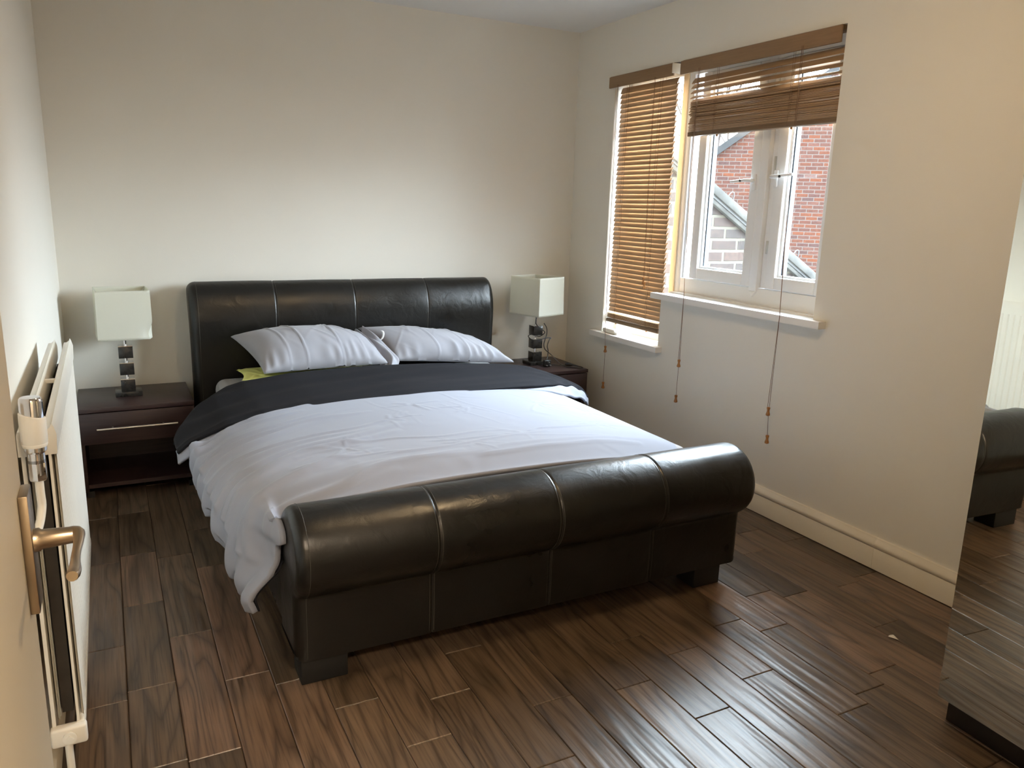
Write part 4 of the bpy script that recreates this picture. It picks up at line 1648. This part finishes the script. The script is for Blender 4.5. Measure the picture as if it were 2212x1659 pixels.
# ---------------------------------------------------------------- ceiling light (above the frame)
cl = thing('ceiling_light', (-1.25, -2.75, H), 'round glass ceiling light in the middle of the room', 'ceiling light')
m = MB().tube([(-1.25, -2.75, H), (-1.25, -2.75, H - .02)], .07, 24)
m.build('ceiling_plate', M['steel'], cl)
lm, lt, lb = new_mat('warm_lit_glass')
lb.inputs['Base Color'].default_value = (.9, .85, .75, 1)
lb.inputs['Emission Color'].default_value = (1.0, .70, .38, 1)
lb.inputs['Emission Strength'].default_value = 105.0
m = MB()
ring_ = []
for k in range(9):
    a = k / 8 * PI / 2
    ring_.append([(-1.25 + .105 * math.cos(a) * math.cos(2 * PI * j / 32), -2.75 + .105 * math.cos(a) * math.sin(2 * PI * j / 32), H - .021 - .06 * math.sin(a)) for j in range(32)])
ring_ = ring_[:-1]
stack(m, ring_)
m.build('glass_bowl', lm, cl, smooth=True, label='warm glowing glass bowl')
# added warm fill light on the landing, behind the camera
cl = thing('ceiling_light', (-2.3, -5.1, H), 'flat square fill light added on the landing outside the room', 'ceiling light')
lm2 = lm.copy()
lm2.name = 'landing_fill_panel'
lm2.node_tree.nodes['Principled BSDF'].inputs['Emission Color'].default_value = (1.0, .80, .58, 1)
lm2.node_tree.nodes['Principled BSDF'].inputs['Emission Strength'].default_value = 205.0
MB().box(-2.45, -2.15, -5.25, -4.95, H - .03, H - .001).build('fill_panel', lm2, cl, bevel=.004)

# ---------------------------------------------------------------- outside
nw = thing('garden_wall', (1.6, -.14, -3), 'old weathered brick gable wall with sloping coping, close outside the window', 'wall')
tp = lambda x: 1.529 - .58 * (x - .916)
m = MB()
i = 0
xa, xb = .32, 4.6
m.v = [(xa, -.27, -3), (xb, -.27, -3), (xb, -.27, tp(xb) - .12), (xa, -.27, tp(xa) - .12), (xa, -.03, -3), (xb, -.03, -3), (xb, -.03, tp(xb) - .12), (xa, -.03, tp(xa) - .12)]
m.f = [[0, 1, 2, 3], [4, 7, 6, 5], [0, 4, 5, 1], [1, 5, 6, 2], [2, 6, 7, 3], [3, 7, 4, 0]]
m.build('brickwork', M['brick_near'], nw)


def slope_prism(name, mat, y0_, y1_, d0, d1, bev=.006):
    m_ = MB()
    m_.v = [(x_, y_, tp(x_) - d) for y_ in (y0_, y1_) for x_, d in ((xa, d1), (xb, d1), (xb, d0), (xa, d0))]
    m_.f = [[0, 1, 2, 3], [4, 7, 6, 5], [0, 4, 5, 1], [1, 5, 6, 2], [2, 6, 7, 3], [3, 7, 4, 0]]
    return m_.build(name, mat, nw, bevel=bev)


slope_prism('coping', M['concrete'], -.315, .01, .0, .066)
slope_prism('gutter_edge', M['verge'], -.300, -.0, .0665, .084, .002)
slope_prism('moulding', M['concrete'], -.295, -.005, .0845, .118)
for (hx, hz) in ((1.055, .0), (1.70, .0)):
    m = MB()
    zt2 = tp(hx)
    m.tube(catmull([(hx, -.29, zt2 - .02), (hx, -.30, zt2 + .04), (hx - .010, -.30, zt2 + .055), (hx - .030, -.30, zt2 + .050), (hx - .050, -.30, zt2 + .030), (hx - .065, -.295, zt2 + .034)], 24), .0035, 8)
    m.build('wire_hook', M['verge'], nw, smooth=True)

C0 = Vector((-2.639, -4.299, 1.369))
nA = Vector((math.sin(AZ), math.cos(AZ), 0))
uA = Vector(UX)
P0 = C0 + nA * 17
P0.z = 0
hs = thing('brick_house', (P0.x, P0.y, -3), 'red brick gable end house standing beyond the garden wall', 'house')


def hpnt(u, d, z):
    q = P0 + uA * u + nA * d
    return (q.x, q.y, z)


out = [(-4.2, -3.0), (9.5, -3.0), (9.5, 1.6), (3.4, 6.05), (-4.2, .0 - .10)]
prof = [(-4.2, -3), (9.0, -3), (9.0, 1.95), (3.4, 5.40), (-4.2, -.25)]
m = MB()
n = len(prof)
m.v = [hpnt(u, 0, z) for u, z in prof] + [hpnt(u, 8, z) for u, z in prof]
m.f = [list(range(n)), [n + k for k in range(n)][::-1]] + [[k, (k + 1) % n, n + (k + 1) % n, n + k] for k in range(n)]
m.build('brickwork', M['brick_far'], hs)
m = MB()
for (ua, za, ub, zb) in ((-4.6, -.55, 3.4, 5.40), (3.4, 5.40, 9.4, 1.70)):
    i = len(m.v)
    for d in (-.08, 8.1):
        m.v += [hpnt(ua, d, za), hpnt(ub, d, zb), hpnt(ub, d, zb + .16), hpnt(ua, d, za + .16)]
    m.f += [[i + k for k in q] for q in ((0, 1, 2, 3), (4, 7, 6, 5), (0, 4, 5, 1), (1, 5, 6, 2), (2, 6, 7, 3), (3, 7, 4, 0))]
m.build('roof', M['verge'], hs)
MB().box(0.32, 40, -20, 45, -3.2, -3.0).build('ground', M['ground_out'], kind='structure')

# bare tree behind the gable
tr_ = MB()
rt = random.Random(4)


def branch(p_, d, L, r_, dep):
    pts = [p_]
    q = p_
    dd = d
    for k in range(4):
        dd = (dd + Vector((rt.uniform(-.18, .18), rt.uniform(-.18, .18), rt.uniform(-.05, .12)))).normalized()
        q = q + dd * L / 4
        pts.append(q)
    tr_.tube(pts, [r_ * (1 - .4 * k / 4) for k in range(5)], 6)
    if dep > 0:
        for k in range(3):
            b = pts[2 + (k % 3)]
            nd_ = (dd + Vector((rt.uniform(-.8, .8), rt.uniform(-.8, .8), rt.uniform(-.2, .6)))).normalized()
            branch(b, nd_, L * .68, r_ * .55, dep - 1)


tb = C0 + Vector((math.sin(math.radians(41)), math.cos(math.radians(41)), 0)) * 36
branch(Vector((tb.x, tb.y, -3.0)), Vector((0, 0, 1)), 5.6, .16, 5)
tr_.build('bare_tree', M['bark'], smooth=True, label='thin bare winter tree against the white sky beyond the brick house', cat='tree')

for o in bpy.data.objects:
    if '_o' in o:
        del o['_o']
